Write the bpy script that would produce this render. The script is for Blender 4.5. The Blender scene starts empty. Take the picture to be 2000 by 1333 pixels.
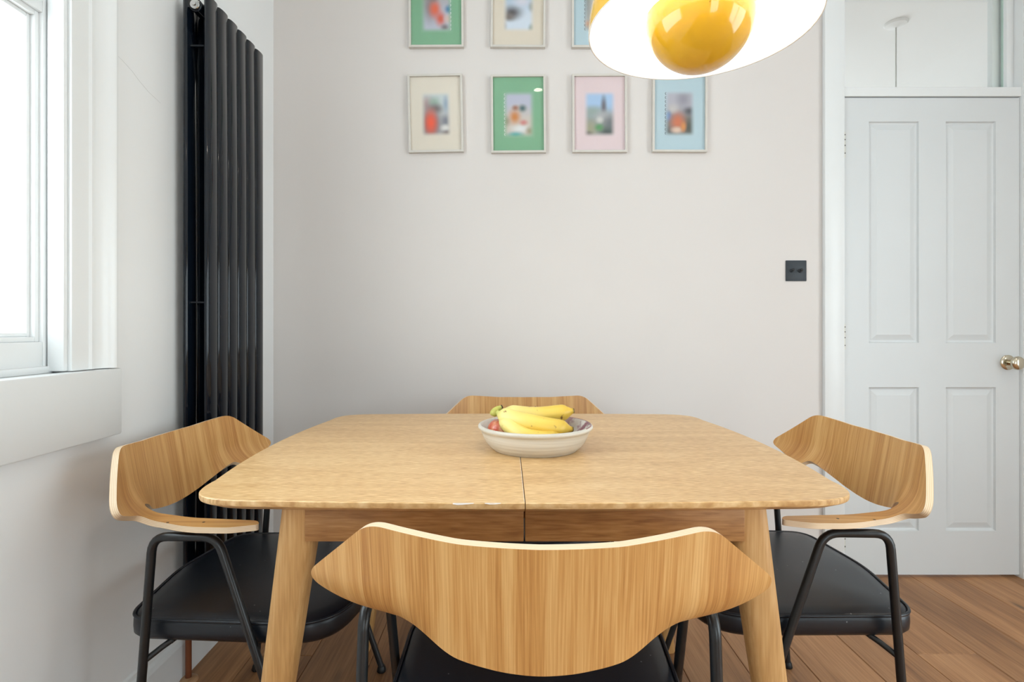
import bpy, bmesh, math, random
from mathutils import Vector, Matrix
from mathutils.geometry import delaunay_2d_cdt
random.seed(7)
PI = math.pi
scene = bpy.context.scene
C = scene.collection

# ------------------------------------------------------------------ camera
cam_d = bpy.data.cameras.new('camera')
cam_d.sensor_width = 36.0
cam_d.lens = 1060.0 / 2000.0 * 36.0
cam_d.shift_x = 0.005
cam_d.shift_y = -0.01275
cam_d.clip_start = 0.02
cam = bpy.data.objects.new('camera', cam_d)
cam.location = (0, 0, 1.035)
cam.rotation_euler = (PI / 2, 0, 0)
C.objects.link(cam)
scene.camera = cam

# ------------------------------------------------------------------ world + exposure
scene.view_settings.view_transform = 'Standard'
scene.view_settings.look = 'None'
scene.view_settings.gamma = 1.0
scene.view_settings.use_curve_mapping = False
scene.view_settings.exposure = 0.0
w = bpy.data.worlds.new('overcast_sky')
scene.world = w
w.use_nodes = True
w.node_tree.nodes['Background'].inputs[0].default_value = (0.84, 0.93, 1.0, 1)
w.node_tree.nodes['Background'].inputs[1].default_value = 6.5


def area_portal(name, loc, rot, sx, sy):
    l = bpy.data.lights.new(name, 'AREA')
    l.shape = 'RECTANGLE'
    l.size = sx
    l.size_y = sy
    l.cycles.is_portal = True
    o = bpy.data.objects.new(name, l)
    o.location = loc
    o.rotation_euler = rot
    C.objects.link(o)


CEIL = 2.75
WX = -0.97          # left wall plane
BY = 2.255          # back wall plane
RX = 2.75           # right wall plane
FY = -2.9           # wall behind the camera
WIN_Y0, WIN_Y1, WIN_Z0, WIN_Z1 = 0.0, 1.295, 0.94, 2.56
GL_X0, GL_X1, GL_Z1 = 0.4, 1.5, 2.1
RW_Y0, RW_Y1, RW_Z0, RW_Z1 = -1.5, 0.6, 0.05, 2.2      # unseen opening added in the right wall to brighten the left side
area_portal('window_daylight_portal', (WX - 0.22, (WIN_Y0 + WIN_Y1) / 2, (WIN_Z0 + WIN_Z1) / 2), (0, -PI / 2, 0), WIN_Z1 - WIN_Z0, WIN_Y1 - WIN_Y0)
area_portal('side_daylight_portal', (RX + 0.23, (RW_Y0 + RW_Y1) / 2, (RW_Z0 + RW_Z1) / 2), (0, PI / 2, 0), RW_Z1 - RW_Z0, RW_Y1 - RW_Y0)
area_portal('hall_daylight_portal', (2.05, 5.73, 1.05), (-PI / 2, 0, 0), 1.7, 2.1)
area_portal('garden_daylight_portal', ((GL_X0 + GL_X1) / 2, FY - 0.23, GL_Z1 / 2), (PI / 2, 0, 0), GL_X1 - GL_X0, GL_Z1)


# ------------------------------------------------------------------ helpers
def lin(c):
    return tuple(((v / 255) / 12.92 if v / 255 <= 0.04045 else ((v / 255 + 0.055) / 1.055) ** 2.4) for v in c)


def rgba(c):
    return (*lin(c), 1)


def mk(name):
    m = bpy.data.materials.new(name)
    m.use_nodes = True
    nt = m.node_tree
    return m, nt, nt.nodes['Principled BSDF']


def N(nt, t, **kw):
    n = nt.nodes.new(t)
    for k, v in kw.items():
        setattr(n, k, v)
    return n


def L(nt, a, b):
    nt.links.new(a, b)


def paint(name, col, rough=0.5, spec=0.5, var=0.03, scale=6.0, bump=0.0, bscale=120.0, metal=0.0, coat=0.0):
    m, nt, p = mk(name)
    tc = N(nt, 'ShaderNodeTexCoord')
    nz = N(nt, 'ShaderNodeTexNoise')
    nz.inputs['Scale'].default_value = scale
    nz.inputs['Detail'].default_value = 5
    L(nt, tc.outputs['Object'], nz.inputs['Vector'])
    r = N(nt, 'ShaderNodeValToRGB')
    c = lin(col)
    r.color_ramp.elements[0].position = 0.3
    r.color_ramp.elements[1].position = 0.7
    r.color_ramp.elements[0].color = (*[v * (1 - var) for v in c], 1)
    r.color_ramp.elements[1].color = (*[min(1, v * (1 + var)) for v in c], 1)
    L(nt, nz.outputs['Fac'], r.inputs[0])
    L(nt, r.outputs[0], p.inputs['Base Color'])
    p.inputs['Roughness'].default_value = rough
    p.inputs['Specular IOR Level'].default_value = spec
    p.inputs['Metallic'].default_value = metal
    p.inputs['Coat Weight'].default_value = coat
    p.inputs['Coat Roughness'].default_value = 0.08
    if bump:
        n2 = N(nt, 'ShaderNodeTexNoise')
        n2.inputs['Scale'].default_value = bscale
        n2.inputs['Detail'].default_value = 3
        L(nt, tc.outputs['Object'], n2.inputs['Vector'])
        b = N(nt, 'ShaderNodeBump')
        b.inputs['Strength'].default_value = bump
        b.inputs['Distance'].default_value = 0.002
        L(nt, n2.outputs['Fac'], b.inputs['Height'])
        L(nt, b.outputs[0], p.inputs['Normal'])
    return m


def wood(name, dark, mid, light, fine, broad, coord='Object', rough=0.45, rnd=0.0, bump=0.06, fmix=0.5, coat=0.0, knots=False, lo=0.32, hi=0.68):
    """fine / broad: xyz scale of two noise layers; the low-scale axis is the grain direction"""
    m, nt, p = mk(name)
    tc = N(nt, 'ShaderNodeTexCoord')
    src = tc.outputs[coord]
    if rnd:
        oi = N(nt, 'ShaderNodeObjectInfo')
        mul = N(nt, 'ShaderNodeVectorMath', operation='SCALE')
        cx = N(nt, 'ShaderNodeCombineXYZ')
        for i in range(3):
            L(nt, oi.outputs['Random'], cx.inputs[i])
        L(nt, cx.outputs[0], mul.inputs[0])
        mul.inputs['Scale'].default_value = 37.0
        add = N(nt, 'ShaderNodeVectorMath', operation='ADD')
        L(nt, src, add.inputs[0])
        L(nt, mul.outputs[0], add.inputs[1])
        src = add.outputs[0]

    def layer(sc, detail, dist):
        mp = N(nt, 'ShaderNodeMapping')
        mp.inputs['Scale'].default_value = sc
        L(nt, src, mp.inputs['Vector'])
        nz = N(nt, 'ShaderNodeTexNoise')
        nz.inputs['Scale'].default_value = 1.0
        nz.inputs['Detail'].default_value = detail
        nz.inputs['Distortion'].default_value = dist
        L(nt, mp.outputs[0], nz.inputs['Vector'])
        return nz.outputs['Fac']
    f1 = layer(fine, 3, 0.2)
    f2 = layer(broad, 4, 0.8)
    mx = N(nt, 'ShaderNodeMix')
    mx.inputs['Factor'].default_value = fmix
    L(nt, f2, mx.inputs['A'])
    L(nt, f1, mx.inputs['B'])
    r = N(nt, 'ShaderNodeValToRGB')
    e = r.color_ramp.elements
    e[0].position = lo
    e[0].color = rgba(dark)
    e[1].position = hi
    e[1].color = rgba(light)
    n = e.new(0.5)
    n.color = rgba(mid)
    L(nt, mx.outputs['Result'], r.inputs[0])
    col = r.outputs[0]
    if knots:
        mp = N(nt, 'ShaderNodeMapping')
        mp.inputs['Scale'].default_value = knots
        L(nt, src, mp.inputs['Vector'])
        vo = N(nt, 'ShaderNodeTexVoronoi')
        vo.inputs['Scale'].default_value = 1.0
        L(nt, mp.outputs[0], vo.inputs['Vector'])
        mr = N(nt, 'ShaderNodeMapRange', interpolation_type='SMOOTHSTEP')
        mr.inputs['From Min'].default_value = 0.015
        mr.inputs['From Max'].default_value = 0.11
        mr.inputs['To Min'].default_value = 0.75
        mr.inputs['To Max'].default_value = 0.0
        L(nt, vo.outputs['Distance'], mr.inputs['Value'])
        mk2 = N(nt, 'ShaderNodeMix', data_type='RGBA')
        L(nt, mr.outputs[0], mk2.inputs['Factor'])
        L(nt, col, mk2.inputs['A'])
        mk2.inputs['B'].default_value = rgba((62, 44, 34))
        col = mk2.outputs['Result']
    if rnd:
        hs = N(nt, 'ShaderNodeHueSaturation')
        mr = N(nt, 'ShaderNodeMapRange')
        mr.inputs['To Min'].default_value = 1 - rnd
        mr.inputs['To Max'].default_value = 1 + rnd
        L(nt, oi.outputs['Random'], mr.inputs['Value'])
        L(nt, mr.outputs[0], hs.inputs['Value'])
        L(nt, col, hs.inputs['Color'])
        col = hs.outputs[0]
    L(nt, col, p.inputs['Base Color'])
    p.inputs['Roughness'].default_value = rough
    p.inputs['Coat Weight'].default_value = coat
    p.inputs['Coat Roughness'].default_value = 0.25
    b = N(nt, 'ShaderNodeBump')
    b.inputs['Strength'].default_value = bump
    b.inputs['Distance'].default_value = 0.001
    L(nt, f1, b.inputs['Height'])
    L(nt, b.outputs[0], p.inputs['Normal'])
    return m


def glass_mat(name, tint=(1, 1, 1), ior=1.45):
    m = bpy.data.materials.new(name)
    m.use_nodes = True
    nt = m.node_tree
    nt.nodes.clear()
    out = N(nt, 'ShaderNodeOutputMaterial')
    tr = N(nt, 'ShaderNodeBsdfTransparent')
    tr.inputs[0].default_value = (*tint, 1)
    gl = N(nt, 'ShaderNodeBsdfGlossy')
    gl.inputs['Roughness'].default_value = 0.01
    lw = N(nt, 'ShaderNodeLayerWeight')          # Schlick reflectance, same from both sides of the pane
    lw.inputs['Blend'].default_value = 0.5
    pw = N(nt, 'ShaderNodeMath', operation='POWER')
    pw.inputs[1].default_value = 5.0
    L(nt, lw.outputs['Facing'], pw.inputs[0])
    f0 = ((ior - 1) / (ior + 1)) ** 2
    fr = N(nt, 'ShaderNodeMath', operation='MULTIPLY_ADD')
    fr.inputs[1].default_value = 1 - f0
    fr.inputs[2].default_value = f0
    L(nt, pw.outputs[0], fr.inputs[0])
    mx = N(nt, 'ShaderNodeMixShader')
    L(nt, fr.outputs[0], mx.inputs[0])
    L(nt, tr.outputs[0], mx.inputs[1])
    L(nt, gl.outputs[0], mx.inputs[2])
    L(nt, mx.outputs[0], out.inputs[0])
    return m


def emit_mat(name, col, strength):
    m, nt, p = mk(name)
    p.inputs['Base Color'].default_value = (*col, 1)
    p.inputs['Emission Color'].default_value = (*col, 1)
    p.inputs['Emission Strength'].default_value = strength
    return m


def link(name, me, mat=None, parent=None, smooth=False):
    if mat is not None and len(me.materials) == 0:
        me.materials.append(mat)
    if smooth:
        me.polygons.foreach_set('use_smooth', [True] * len(me.polygons))
        if smooth is not True:
            me.set_sharp_from_angle(angle=smooth)
    o = bpy.data.objects.new(name, me)
    C.objects.link(o)
    if parent is not None:
        o.parent = parent
    return o


def obj(name, bm, mat=None, parent=None, smooth=False):
    me = bpy.data.meshes.new(name)
    bmesh.ops.recalc_face_normals(bm, faces=bm.faces)
    bm.to_mesh(me)
    bm.free()
    return link(name, me, mat, parent, smooth)


def thing(name, label, cat, loc=(0, 0, 0), rotz=0, group=None):
    o = bpy.data.objects.new(name, None)
    o.empty_display_size = 0.1
    C.objects.link(o)
    o.location = loc
    o.rotation_euler = (0, 0, rotz)
    tag(o, label, cat, group)
    return o


def tag(o, label, cat, group=None):
    o['label'] = label
    o['category'] = cat
    if group:
        o['group'] = group
    return o


def struct(o, label=None, cat=None):
    o['kind'] = 'structure'
    if label:
        o['label'] = label
    if cat:
        o['category'] = cat
    return o


def box(bm, x0, x1, y0, y1, z0, z1, bev=0.0, seg=2):
    vs = [bm.verts.new((x, y, z)) for x in (x0, x1) for y in (y0, y1) for z in (z0, z1)]
    fs = [(0, 1, 3, 2), (4, 6, 7, 5), (0, 4, 5, 1), (2, 3, 7, 6), (0, 2, 6, 4), (1, 5, 7, 3)]
    faces = [bm.faces.new([vs[i] for i in f]) for f in fs]
    if bev:
        edges = list({e for f in faces for e in f.edges})
        bmesh.ops.bevel(bm, geom=edges, offset=bev, segments=seg, profile=0.5, affect='EDGES')


def boxobj(name, dims, mat, parent=None, bev=0.0, seg=2):
    bm = bmesh.new()
    box(bm, *dims, bev=bev, seg=seg)
    return obj(name, bm, mat, parent, smooth=math.radians(35) if bev else False)


def lathe(bm, prof, n=48, cx=0, cy=0, closed=False):
    rings = []
    for r, z in prof:
        if r < 1e-6:
            rings.append([bm.verts.new((cx, cy, z))])
        else:
            rings.append([bm.verts.new((cx + r * math.cos(2 * PI * i / n), cy + r * math.sin(2 * PI * i / n), z)) for i in range(n)])
    pairs = list(zip(rings, rings[1:]))
    if closed:
        pairs.append((rings[-1], rings[0]))
    for a, b in pairs:
        for i in range(n):
            j = (i + 1) % n
            if len(a) == 1 and len(b) == 1:
                continue
            if len(a) == 1:
                bm.faces.new((a[0], b[j], b[i]))
            elif len(b) == 1:
                bm.faces.new((a[i], a[j], b[0]))
            else:
                bm.faces.new((a[i], a[j], b[j], b[i]))


def tube(bm, pts, rad, n=10, cap=True, radii=None, closed=False):
    pts = [Vector(p) for p in pts]
    m = len(pts)
    rings = []
    up = Vector((0, 0, 1))
    prev = None
    for i, p in enumerate(pts):
        if closed:
            t = (pts[(i + 1) % m] - pts[i - 1]).normalized()
        elif i == 0:
            t = (pts[1] - p).normalized()
        elif i == m - 1:
            t = (p - pts[i - 1]).normalized()
        else:
            t = ((pts[i + 1] - p).normalized() + (p - pts[i - 1]).normalized()).normalized()
        if prev is None:
            a = up if abs(t.dot(up)) < 0.9 else Vector((1, 0, 0))
            u = t.cross(a).normalized()
        else:
            u = (prev - t * prev.dot(t)).normalized()
        prev = u
        v = t.cross(u)
        r = radii[i] if radii else rad
        rings.append([bm.verts.new(p + u * (r * math.cos(2 * PI * k / n)) + v * (r * math.sin(2 * PI * k / n))) for k in range(n)])
    rng = range(m) if closed else range(m - 1)
    for i in rng:
        a, b = rings[i], rings[(i + 1) % m]
        for k in range(n):
            bm.faces.new((a[k], a[(k + 1) % n], b[(k + 1) % n], b[k]))
    if cap and not closed:
        bm.faces.new(rings[0][::-1])
        bm.faces.new(rings[-1])


def roundpoly(pts, seg=8, closed=True):
    """pts: (x, y, r) -> list of (x, y) with filleted corners"""
    out = []
    n = len(pts)
    for i in range(n):
        x, y, r = pts[i]
        if r <= 0 or (not closed and i in (0, n - 1)):
            out.append((x, y))
            continue
        p = Vector((x, y))
        a = Vector(pts[i - 1][:2]) - p
        b = Vector(pts[(i + 1) % n][:2]) - p
        la, lb = a.length, b.length
        a.normalize()
        b.normalize()
        ang = a.angle(b)
        d = min(r / math.tan(ang / 2), la * 0.48, lb * 0.48)
        q0, q1 = p + a * d, p + b * d
        for k in range(seg + 1):
            t = k / seg
            q = q0 * (1 - t) ** 2 + p * 2 * t * (1 - t) + q1 * t * t
            out.append((q.x, q.y))
    return out


def roundpath(pts, r, seg=6):
    pts = [Vector(p) for p in pts]
    out = [pts[0]]
    for i in range(1, len(pts) - 1):
        p = pts[i]
        a = (pts[i - 1] - p)
        b = (pts[i + 1] - p)
        d = min(r, a.length * 0.48, b.length * 0.48)
        q0, q1 = p + a.normalized() * d, p + b.normalized() * d
        for k in range(seg + 1):
            t = k / seg
            out.append(q0 * (1 - t) ** 2 + p * 2 * t * (1 - t) + q1 * t * t)
    out.append(pts[-1])
    return out


def spline(pts, n):
    pts = [Vector(p) for p in pts]
    P = [pts[0] * 2 - pts[1]] + pts + [pts[-1] * 2 - pts[-2]]
    out = []
    m = len(pts) - 1
    for i in range(m):
        p0, p1, p2, p3 = P[i:i + 4]
        for k in range(n):
            t = k / n
            out.append(0.5 * ((2 * p1) + (p2 - p0) * t + (2 * p0 - 5 * p1 + 4 * p2 - p3) * t * t + (3 * p1 - p0 - 3 * p2 + p3) * t ** 3))
    out.append(pts[-1])
    return out


def layers(bm, rings, cap=True):
    """rings: list of lists of co (same count) joined as closed loops"""
    R = [[bm.verts.new(c) for c in r] for r in rings]
    n = len(R[0])
    for a, b in zip(R, R[1:]):
        for k in range(n):
            bm.faces.new((a[k], a[(k + 1) % n], b[(k + 1) % n], b[k]))
    if cap:
        bm.faces.new(R[0][::-1])
        bm.faces.new(R[-1])


def dup(root, loc, rotz, label):
    r = root.copy()
    C.objects.link(r)
    r.location = loc
    r.rotation_euler = (0, 0, rotz)
    r['label'] = label
    for ch in list(root.children):
        c = ch.copy()
        C.objects.link(c)
        c.parent = r
        for g in ch.children:
            d = g.copy()
            C.objects.link(d)
            d.parent = c
    return r


# ------------------------------------------------------------------ materials
M = {}
M['wall_white'] = paint('white_wall_paint', (239, 240, 240), 0.7, 0.3, 0.012, 3, bump=0.05, bscale=90)
M['wall_pink'] = paint('pale_pink_wall_paint', (221, 215, 211), 0.7, 0.3, 0.01, 2.5, bump=0.04, bscale=90)
M['ceiling'] = paint('ceiling_paint', (240, 240, 238), 0.8, 0.2, 0.01, 2)
M['gloss_white'] = paint('white_gloss_paint', (231, 233, 233), 0.32, 0.5, 0.012, 5, bump=0.03, bscale=40)
M['door_white'] = paint('white_door_paint', (215, 218, 219), 0.42, 0.45, 0.01, 4, bump=0.02, bscale=60)
M['rad'] = paint('anthracite_gloss_enamel', (12, 19, 28), 0.08, 0.36, 0.05, 4)
M['chrome'] = paint('chrome', (215, 215, 215), 0.15, 0.5, 0.02, 9, metal=1.0)
M['copper'] = paint('aged_copper', (134, 80, 52), 0.45, 0.5, 0.12, 30, metal=0.6)
M['nickel'] = paint('warm_nickel', (205, 196, 176), 0.16, 0.5, 0.02, 9, metal=1.0)
M['brass_paint'] = paint('part_painted_brass', (214, 206, 172), 0.4, 0.5, 0.15, 60, metal=0.35)
M['screw'] = paint('dark_screw_steel', (70, 62, 52), 0.4, 0.5, 0.1, 40, metal=0.8)
M['black_metal'] = paint('black_powder_coat', (24, 26, 28), 0.32, 0.5, 0.06, 30)
M['rubber'] = paint('black_plastic', (15, 15, 16), 0.45, 0.4, 0.05, 30)
M['switch'] = paint('matt_black_switch_plate', (48, 54, 60), 0.45, 0.4, 0.03, 30)
M['frame'] = paint('pale_grey_frame_paint', (211, 206, 198), 0.5, 0.4, 0.03, 30)
M['yellow'] = paint('mustard_yellow_enamel', (216, 164, 40), 0.1, 0.5, 0.015, 4, coat=0.4)
M['shade_in'] = paint('white_enamel', (246, 246, 244), 0.4, 0.4, 0.005, 4)
M['cord'] = paint('pale_flex', (206, 205, 200), 0.6, 0.3, 0.05, 40)
M['cord_yellow'] = paint('orange_textile_flex', (196, 126, 40), 0.8, 0.2, 0.1, 200)
M['crack'] = paint('hairline_crack_filler', (186, 186, 184), 0.8, 0.2, 0.05, 60)
M['gap'] = paint('dark_shadow_gap', (30, 22, 16), 0.9, 0.1, 0.1, 30)
M['glass'] = glass_mat('clear_glass', (0.985, 1.0, 0.99))
M['pic_glass'] = glass_mat('picture_glass', (1, 1, 1), 1.38)
M['glass_edge'] = paint('green_glass_edge', (196, 218, 208), 0.2, 0.5, 0.05, 10)
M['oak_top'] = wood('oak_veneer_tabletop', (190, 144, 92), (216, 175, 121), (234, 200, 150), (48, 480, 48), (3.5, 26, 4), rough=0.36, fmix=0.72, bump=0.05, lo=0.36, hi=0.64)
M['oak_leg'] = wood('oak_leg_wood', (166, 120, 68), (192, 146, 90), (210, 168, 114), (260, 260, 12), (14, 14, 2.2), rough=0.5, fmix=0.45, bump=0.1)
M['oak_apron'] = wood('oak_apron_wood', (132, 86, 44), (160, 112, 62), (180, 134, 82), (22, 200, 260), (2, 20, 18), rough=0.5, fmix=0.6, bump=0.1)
M['ply_face'] = wood('oak_veneer_plywood', (178, 122, 64), (203, 150, 87), (222, 176, 114), (420, 7, 1), (46, 0.9, 1), coord='UV', rough=0.4, fmix=0.45, bump=0.05, lo=0.36, hi=0.64)
M['floor_wood'] = wood('brown_oak_plank', (128, 87, 54), (164, 117, 76), (190, 142, 98), (150, 5, 150), (11, 1.1, 11), rough=0.48, rnd=0.13, fmix=0.38, bump=0.08, knots=(6.0, 1.6, 6.0))


def vinyl():
    m, nt, p = mk('black_vinyl_with_dust')
    tc = N(nt, 'ShaderNodeTexCoord')
    nz = N(nt, 'ShaderNodeTexNoise')
    nz.inputs['Scale'].default_value = 9
    nz.inputs['Detail'].default_value = 6
    L(nt, tc.outputs['Object'], nz.inputs['Vector'])
    r = N(nt, 'ShaderNodeValToRGB')
    r.color_ramp.elements[0].color = rgba((9, 14, 22))  # slight blue tint puts the sky sheen into the base colour
    r.color_ramp.elements[1].color = rgba((16, 23, 33))
    L(nt, nz.outputs['Fac'], r.inputs[0])
    vo = N(nt, 'ShaderNodeTexVoronoi')
    vo.inputs['Scale'].default_value = 34
    L(nt, tc.outputs['Object'], vo.inputs['Vector'])
    mr = N(nt, 'ShaderNodeMapRange')
    mr.inputs['From Min'].default_value = 0.045
    mr.inputs['From Max'].default_value = 0.06
    mr.inputs['To Min'].default_value = 1
    mr.inputs['To Max'].default_value = 0
    L(nt, vo.outputs['Distance'], mr.inputs['Value'])
    mx = N(nt, 'ShaderNodeMix', data_type='RGBA')
    L(nt, mr.outputs[0], mx.inputs['Factor'])
    L(nt, r.outputs[0], mx.inputs['A'])
    mx.inputs['B'].default_value = rgba((120, 124, 126))
    L(nt, mx.outputs['Result'], p.inputs['Base Color'])
    p.inputs['Roughness'].default_value = 0.36
    n2 = N(nt, 'ShaderNodeTexNoise')
    n2.inputs['Scale'].default_value = 420
    L(nt, tc.outputs['Object'], n2.inputs['Vector'])
    b = N(nt, 'ShaderNodeBump')
    b.inputs['Strength'].default_value = 0.08
    b.inputs['Distance'].default_value = 0.001
    L(nt, n2.outputs['Fac'], b.inputs['Height'])
    L(nt, b.outputs[0], p.inputs['Normal'])
    return m


M['vinyl'] = vinyl()


def ply_edge():
    m, nt, p = mk('plywood_edge_layers')
    tc = N(nt, 'ShaderNodeTexCoord')
    sp = N(nt, 'ShaderNodeSeparateXYZ')
    L(nt, tc.outputs['UV'], sp.inputs[0])
    mu = N(nt, 'ShaderNodeMath', operation='MULTIPLY')
    mu.inputs[1].default_value = 2 * PI * 4.0
    L(nt, sp.outputs['Y'], mu.inputs[0])
    sn = N(nt, 'ShaderNodeMath', operation='SINE')
    L(nt, mu.outputs[0], sn.inputs[0])
    r = N(nt, 'ShaderNodeValToRGB')
    r.color_ramp.elements[0].color = rgba((222, 190, 150))
    r.color_ramp.elements[1].color = rgba((242, 222, 194))  # edge tones raised so the rim looks sky-lit
    mr = N(nt, 'ShaderNodeMapRange')
    mr.inputs['From Min'].default_value = -1
    L(nt, sn.outputs[0], mr.inputs['Value'])
    L(nt, mr.outputs[0], r.inputs[0])
    L(nt, r.outputs[0], p.inputs['Base Color'])
    p.inputs['Roughness'].default_value = 0.4
    return m


M['ply_edge'] = ply_edge()

# ------------------------------------------------------------------ setting: shell
T = 0.2
bm = bmesh.new()
yA, yB = FY - T, BY + 0.0
box(bm, WX - T, WX, yA, WIN_Y0 - 0.012, 0, CEIL)
box(bm, WX - T, WX, WIN_Y1 - 0.088, yB + T, 0, CEIL)
box(bm, WX - T, WX, WIN_Y0 - 0.012, WIN_Y1 - 0.088, 0, WIN_Z0 - 0.03)
box(bm, WX - T, WX, WIN_Y0 - 0.012, WIN_Y1 - 0.088, WIN_Z1, CEIL)
wall_left = struct(obj('wall_left', bm, M['wall_white']))

DX0, DX1, DZ1 = 1.389, 2.128, 2.476       # doorway incl. transom light
bm = bmesh.new()
box(bm, WX - 0.0, DX0, BY, BY + 0.14, 0, CEIL)
box(bm, DX1, RX, BY, BY + 0.14, 0, CEIL)
box(bm, DX0, DX1, BY, BY + 0.14, DZ1, CEIL)
wall_back = struct(obj('wall_back', bm, M['wall_pink']))

bm = bmesh.new()
box(bm, RX, RX + T, FY - T, RW_Y0, 0, CEIL)
box(bm, RX, RX + T, RW_Y1, BY + 0.14, 0, CEIL)
box(bm, RX, RX + T, RW_Y0, RW_Y1, 0, RW_Z0)
box(bm, RX, RX + T, RW_Y0, RW_Y1, RW_Z1, CEIL)
wall_right = struct(obj('wall_right', bm, M['wall_white']))
rw = thing('added_window_5', 'unseen white framed patio doors added in the right wall for fill daylight', 'window')
rw['kind'] = 'structure'
bm = bmesh.new()
ym = (RW_Y0 + RW_Y1) / 2
for y in (RW_Y0, ym - 0.03, RW_Y1 - 0.06):
    box(bm, RX + 0.06, RX + 0.11, y, y + 0.06, RW_Z0, RW_Z1)
box(bm, RX + 0.06, RX + 0.11, RW_Y0, RW_Y1, RW_Z0, RW_Z0 + 0.06)
box(bm, RX + 0.06, RX + 0.11, RW_Y0, RW_Y1, RW_Z1 - 0.06, RW_Z1)
obj('window_frame', bm, M['gloss_white'], rw)
boxobj('pane', (RX + 0.083, RX + 0.087, RW_Y0 + 0.06, ym - 0.03, RW_Z0 + 0.06, RW_Z1 - 0.06), M['glass'], rw)
boxobj('pane', (RX + 0.083, RX + 0.087, ym + 0.03, RW_Y1 - 0.06, RW_Z0 + 0.06, RW_Z1 - 0.06), M['glass'], rw)
bm = bmesh.new()
box(bm, WX, GL_X0, FY - T, FY, 0, CEIL)
box(bm, GL_X1, RX, FY - T, FY, 0, CEIL)
box(bm, GL_X0, GL_X1, FY - T, FY, GL_Z1, CEIL)
wall_front = struct(obj('wall_front', bm, M['wall_white']))
ceiling = struct(boxobj('ceiling', (WX - T, RX + T, FY - T, BY + 0.14, CEIL, CEIL + 0.1), M['ceiling']))

# garden glazing behind the camera
gz = thing('window_2', 'tall white framed glazed doors in the wall opposite', 'window')
gz['kind'] = 'structure'
bm = bmesh.new()
fy0, fy1 = FY - 0.11, FY - 0.05
for x in (GL_X0, GL_X0 + (GL_X1 - GL_X0) / 3 - 0.03, GL_X0 + 2 * (GL_X1 - GL_X0) / 3 - 0.03, GL_X1 - 0.06):
    box(bm, x, x + 0.06, fy0, fy1, 0, GL_Z1)
box(bm, GL_X0, GL_X1, fy0, fy1, 0, 0.07)
box(bm, GL_X0, GL_X1, fy0, fy1, GL_Z1 - 0.07, GL_Z1)
obj('glazing_frame', bm, M['gloss_white'], gz)
for i in range(3):
    wd = (GL_X1 - GL_X0) / 3
    boxobj('pane', (GL_X0 + i * wd + 0.03, GL_X0 + (i + 1) * wd - 0.03, FY - 0.085, FY - 0.08, 0.07, GL_Z1 - 0.07), M['glass'], gz)

# floor planks
floor = struct(boxobj('floor', (WX - T, RX + T, FY - T, BY + 0.14, -0.06, -0.008), M['gap']))
PW = 0.1915
LENS = (1.2, 1.6, 1.9)
pm = {}
for ln in LENS:
    for wd in (PW, ):
        bm = bmesh.new()
        g = 0.0007
        x0, x1, y0, y1 = g, wd - g, g, ln - g
        c = 0.0016
        rings = [[(x0, y0, -0.008), (x1, y0, -0.008), (x1, y1, -0.008), (x0, y1, -0.008)],
                 [(x0, y0, -c), (x1, y0, -c), (x1, y1, -c), (x0, y1, -c)],
                 [(x0 + c, y0 + c, 0), (x1 - c, y0 + c, 0), (x1 - c, y1 - c, 0), (x0 + c, y1 - c, 0)]]
        layers(bm, rings)
        me = bpy.data.meshes.new('plank')
        bmesh.ops.recalc_face_normals(bm, faces=bm.faces)
        bm.to_mesh(me)
        bm.free()
        me.materials.append(M['floor_wood'])
        pm[ln] = me
k0 = -2
nk = int((RX - WX) / PW) + 2
for k in range(nk):
    x = -0.614 + PW * (k + k0)
    if k + k0 == 10:
        y = 1.723 - 1.9 - 1.6 - 1.9
        seq = [1.9, 1.6, 1.9, 1.2]
    else:
        y = FY - random.uniform(0.0, 1.2)
        seq = None
    i = 0
    while y < BY + 0.1:
        ln = seq[i] if seq and i < len(seq) else random.choice(LENS)
        i += 1
        o = bpy.data.objects.new('plank', pm[ln])
        o.location = (x, y, 0)
        o.parent = floor
        C.objects.link(o)
        y += ln

# baseboards
def skirting(name, a, b, side):
    """a,b: endpoints on the wall line; side: unit vector into the room"""
    prof = [(0, 0), (0.018, 0), (0.018, 0.105), (0.014, 0.118), (0.008, 0.126), (0.006, 0.138), (0, 0.142)]
    bm = bmesh.new()
    rings = []
    for p in (a, b):
        rings.append([(p[0] + side[0] * d, p[1] + side[1] * d, z) for d, z in prof])
    layers(bm, rings)
    return struct(obj(name, bm, M['gloss_white']))


skirting('baseboard_left', (WX, FY), (WX, BY), (1, 0))
skirting('baseboard_back', (WX + 0.018, BY), (1.309, BY), (0, -1))
skirting('baseboard_right', (RX, RW_Y1), (RX, BY), (-1, 0))

# hairline crack on the left wall
bm = bmesh.new()
pts = [(0, 1.345, 1.715), (0, 1.37, 1.71), (0, 1.405, 1.70), (0, 1.43, 1.688), (0, 1.47, 1.674), (0, 1.52, 1.665)]
tube(bm, [(WX + 0.0001, p[1], p[2]) for p in pts], 0.00028, n=5)
obj('crack', bm, M['crack'], wall_left)

# ------------------------------------------------------------------ window in the left wall
win = thing('window_1', 'white painted timber sash window with moulded casing in the left wall', 'window')
win['kind'] = 'structure'


def extrude_profile(name, prof, z0, z1, mat, parent, sm=math.radians(40)):
    """prof in (x, y); closed polygon extruded in z"""
    bm = bmesh.new()
    layers(bm, [[(x, y, z0) for x, y in prof], [(x, y, z1) for x, y in prof]])
    return obj(name, bm, mat, parent, smooth=sm)


jy = WIN_Y1 - 0.1            # jamb plane
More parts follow.
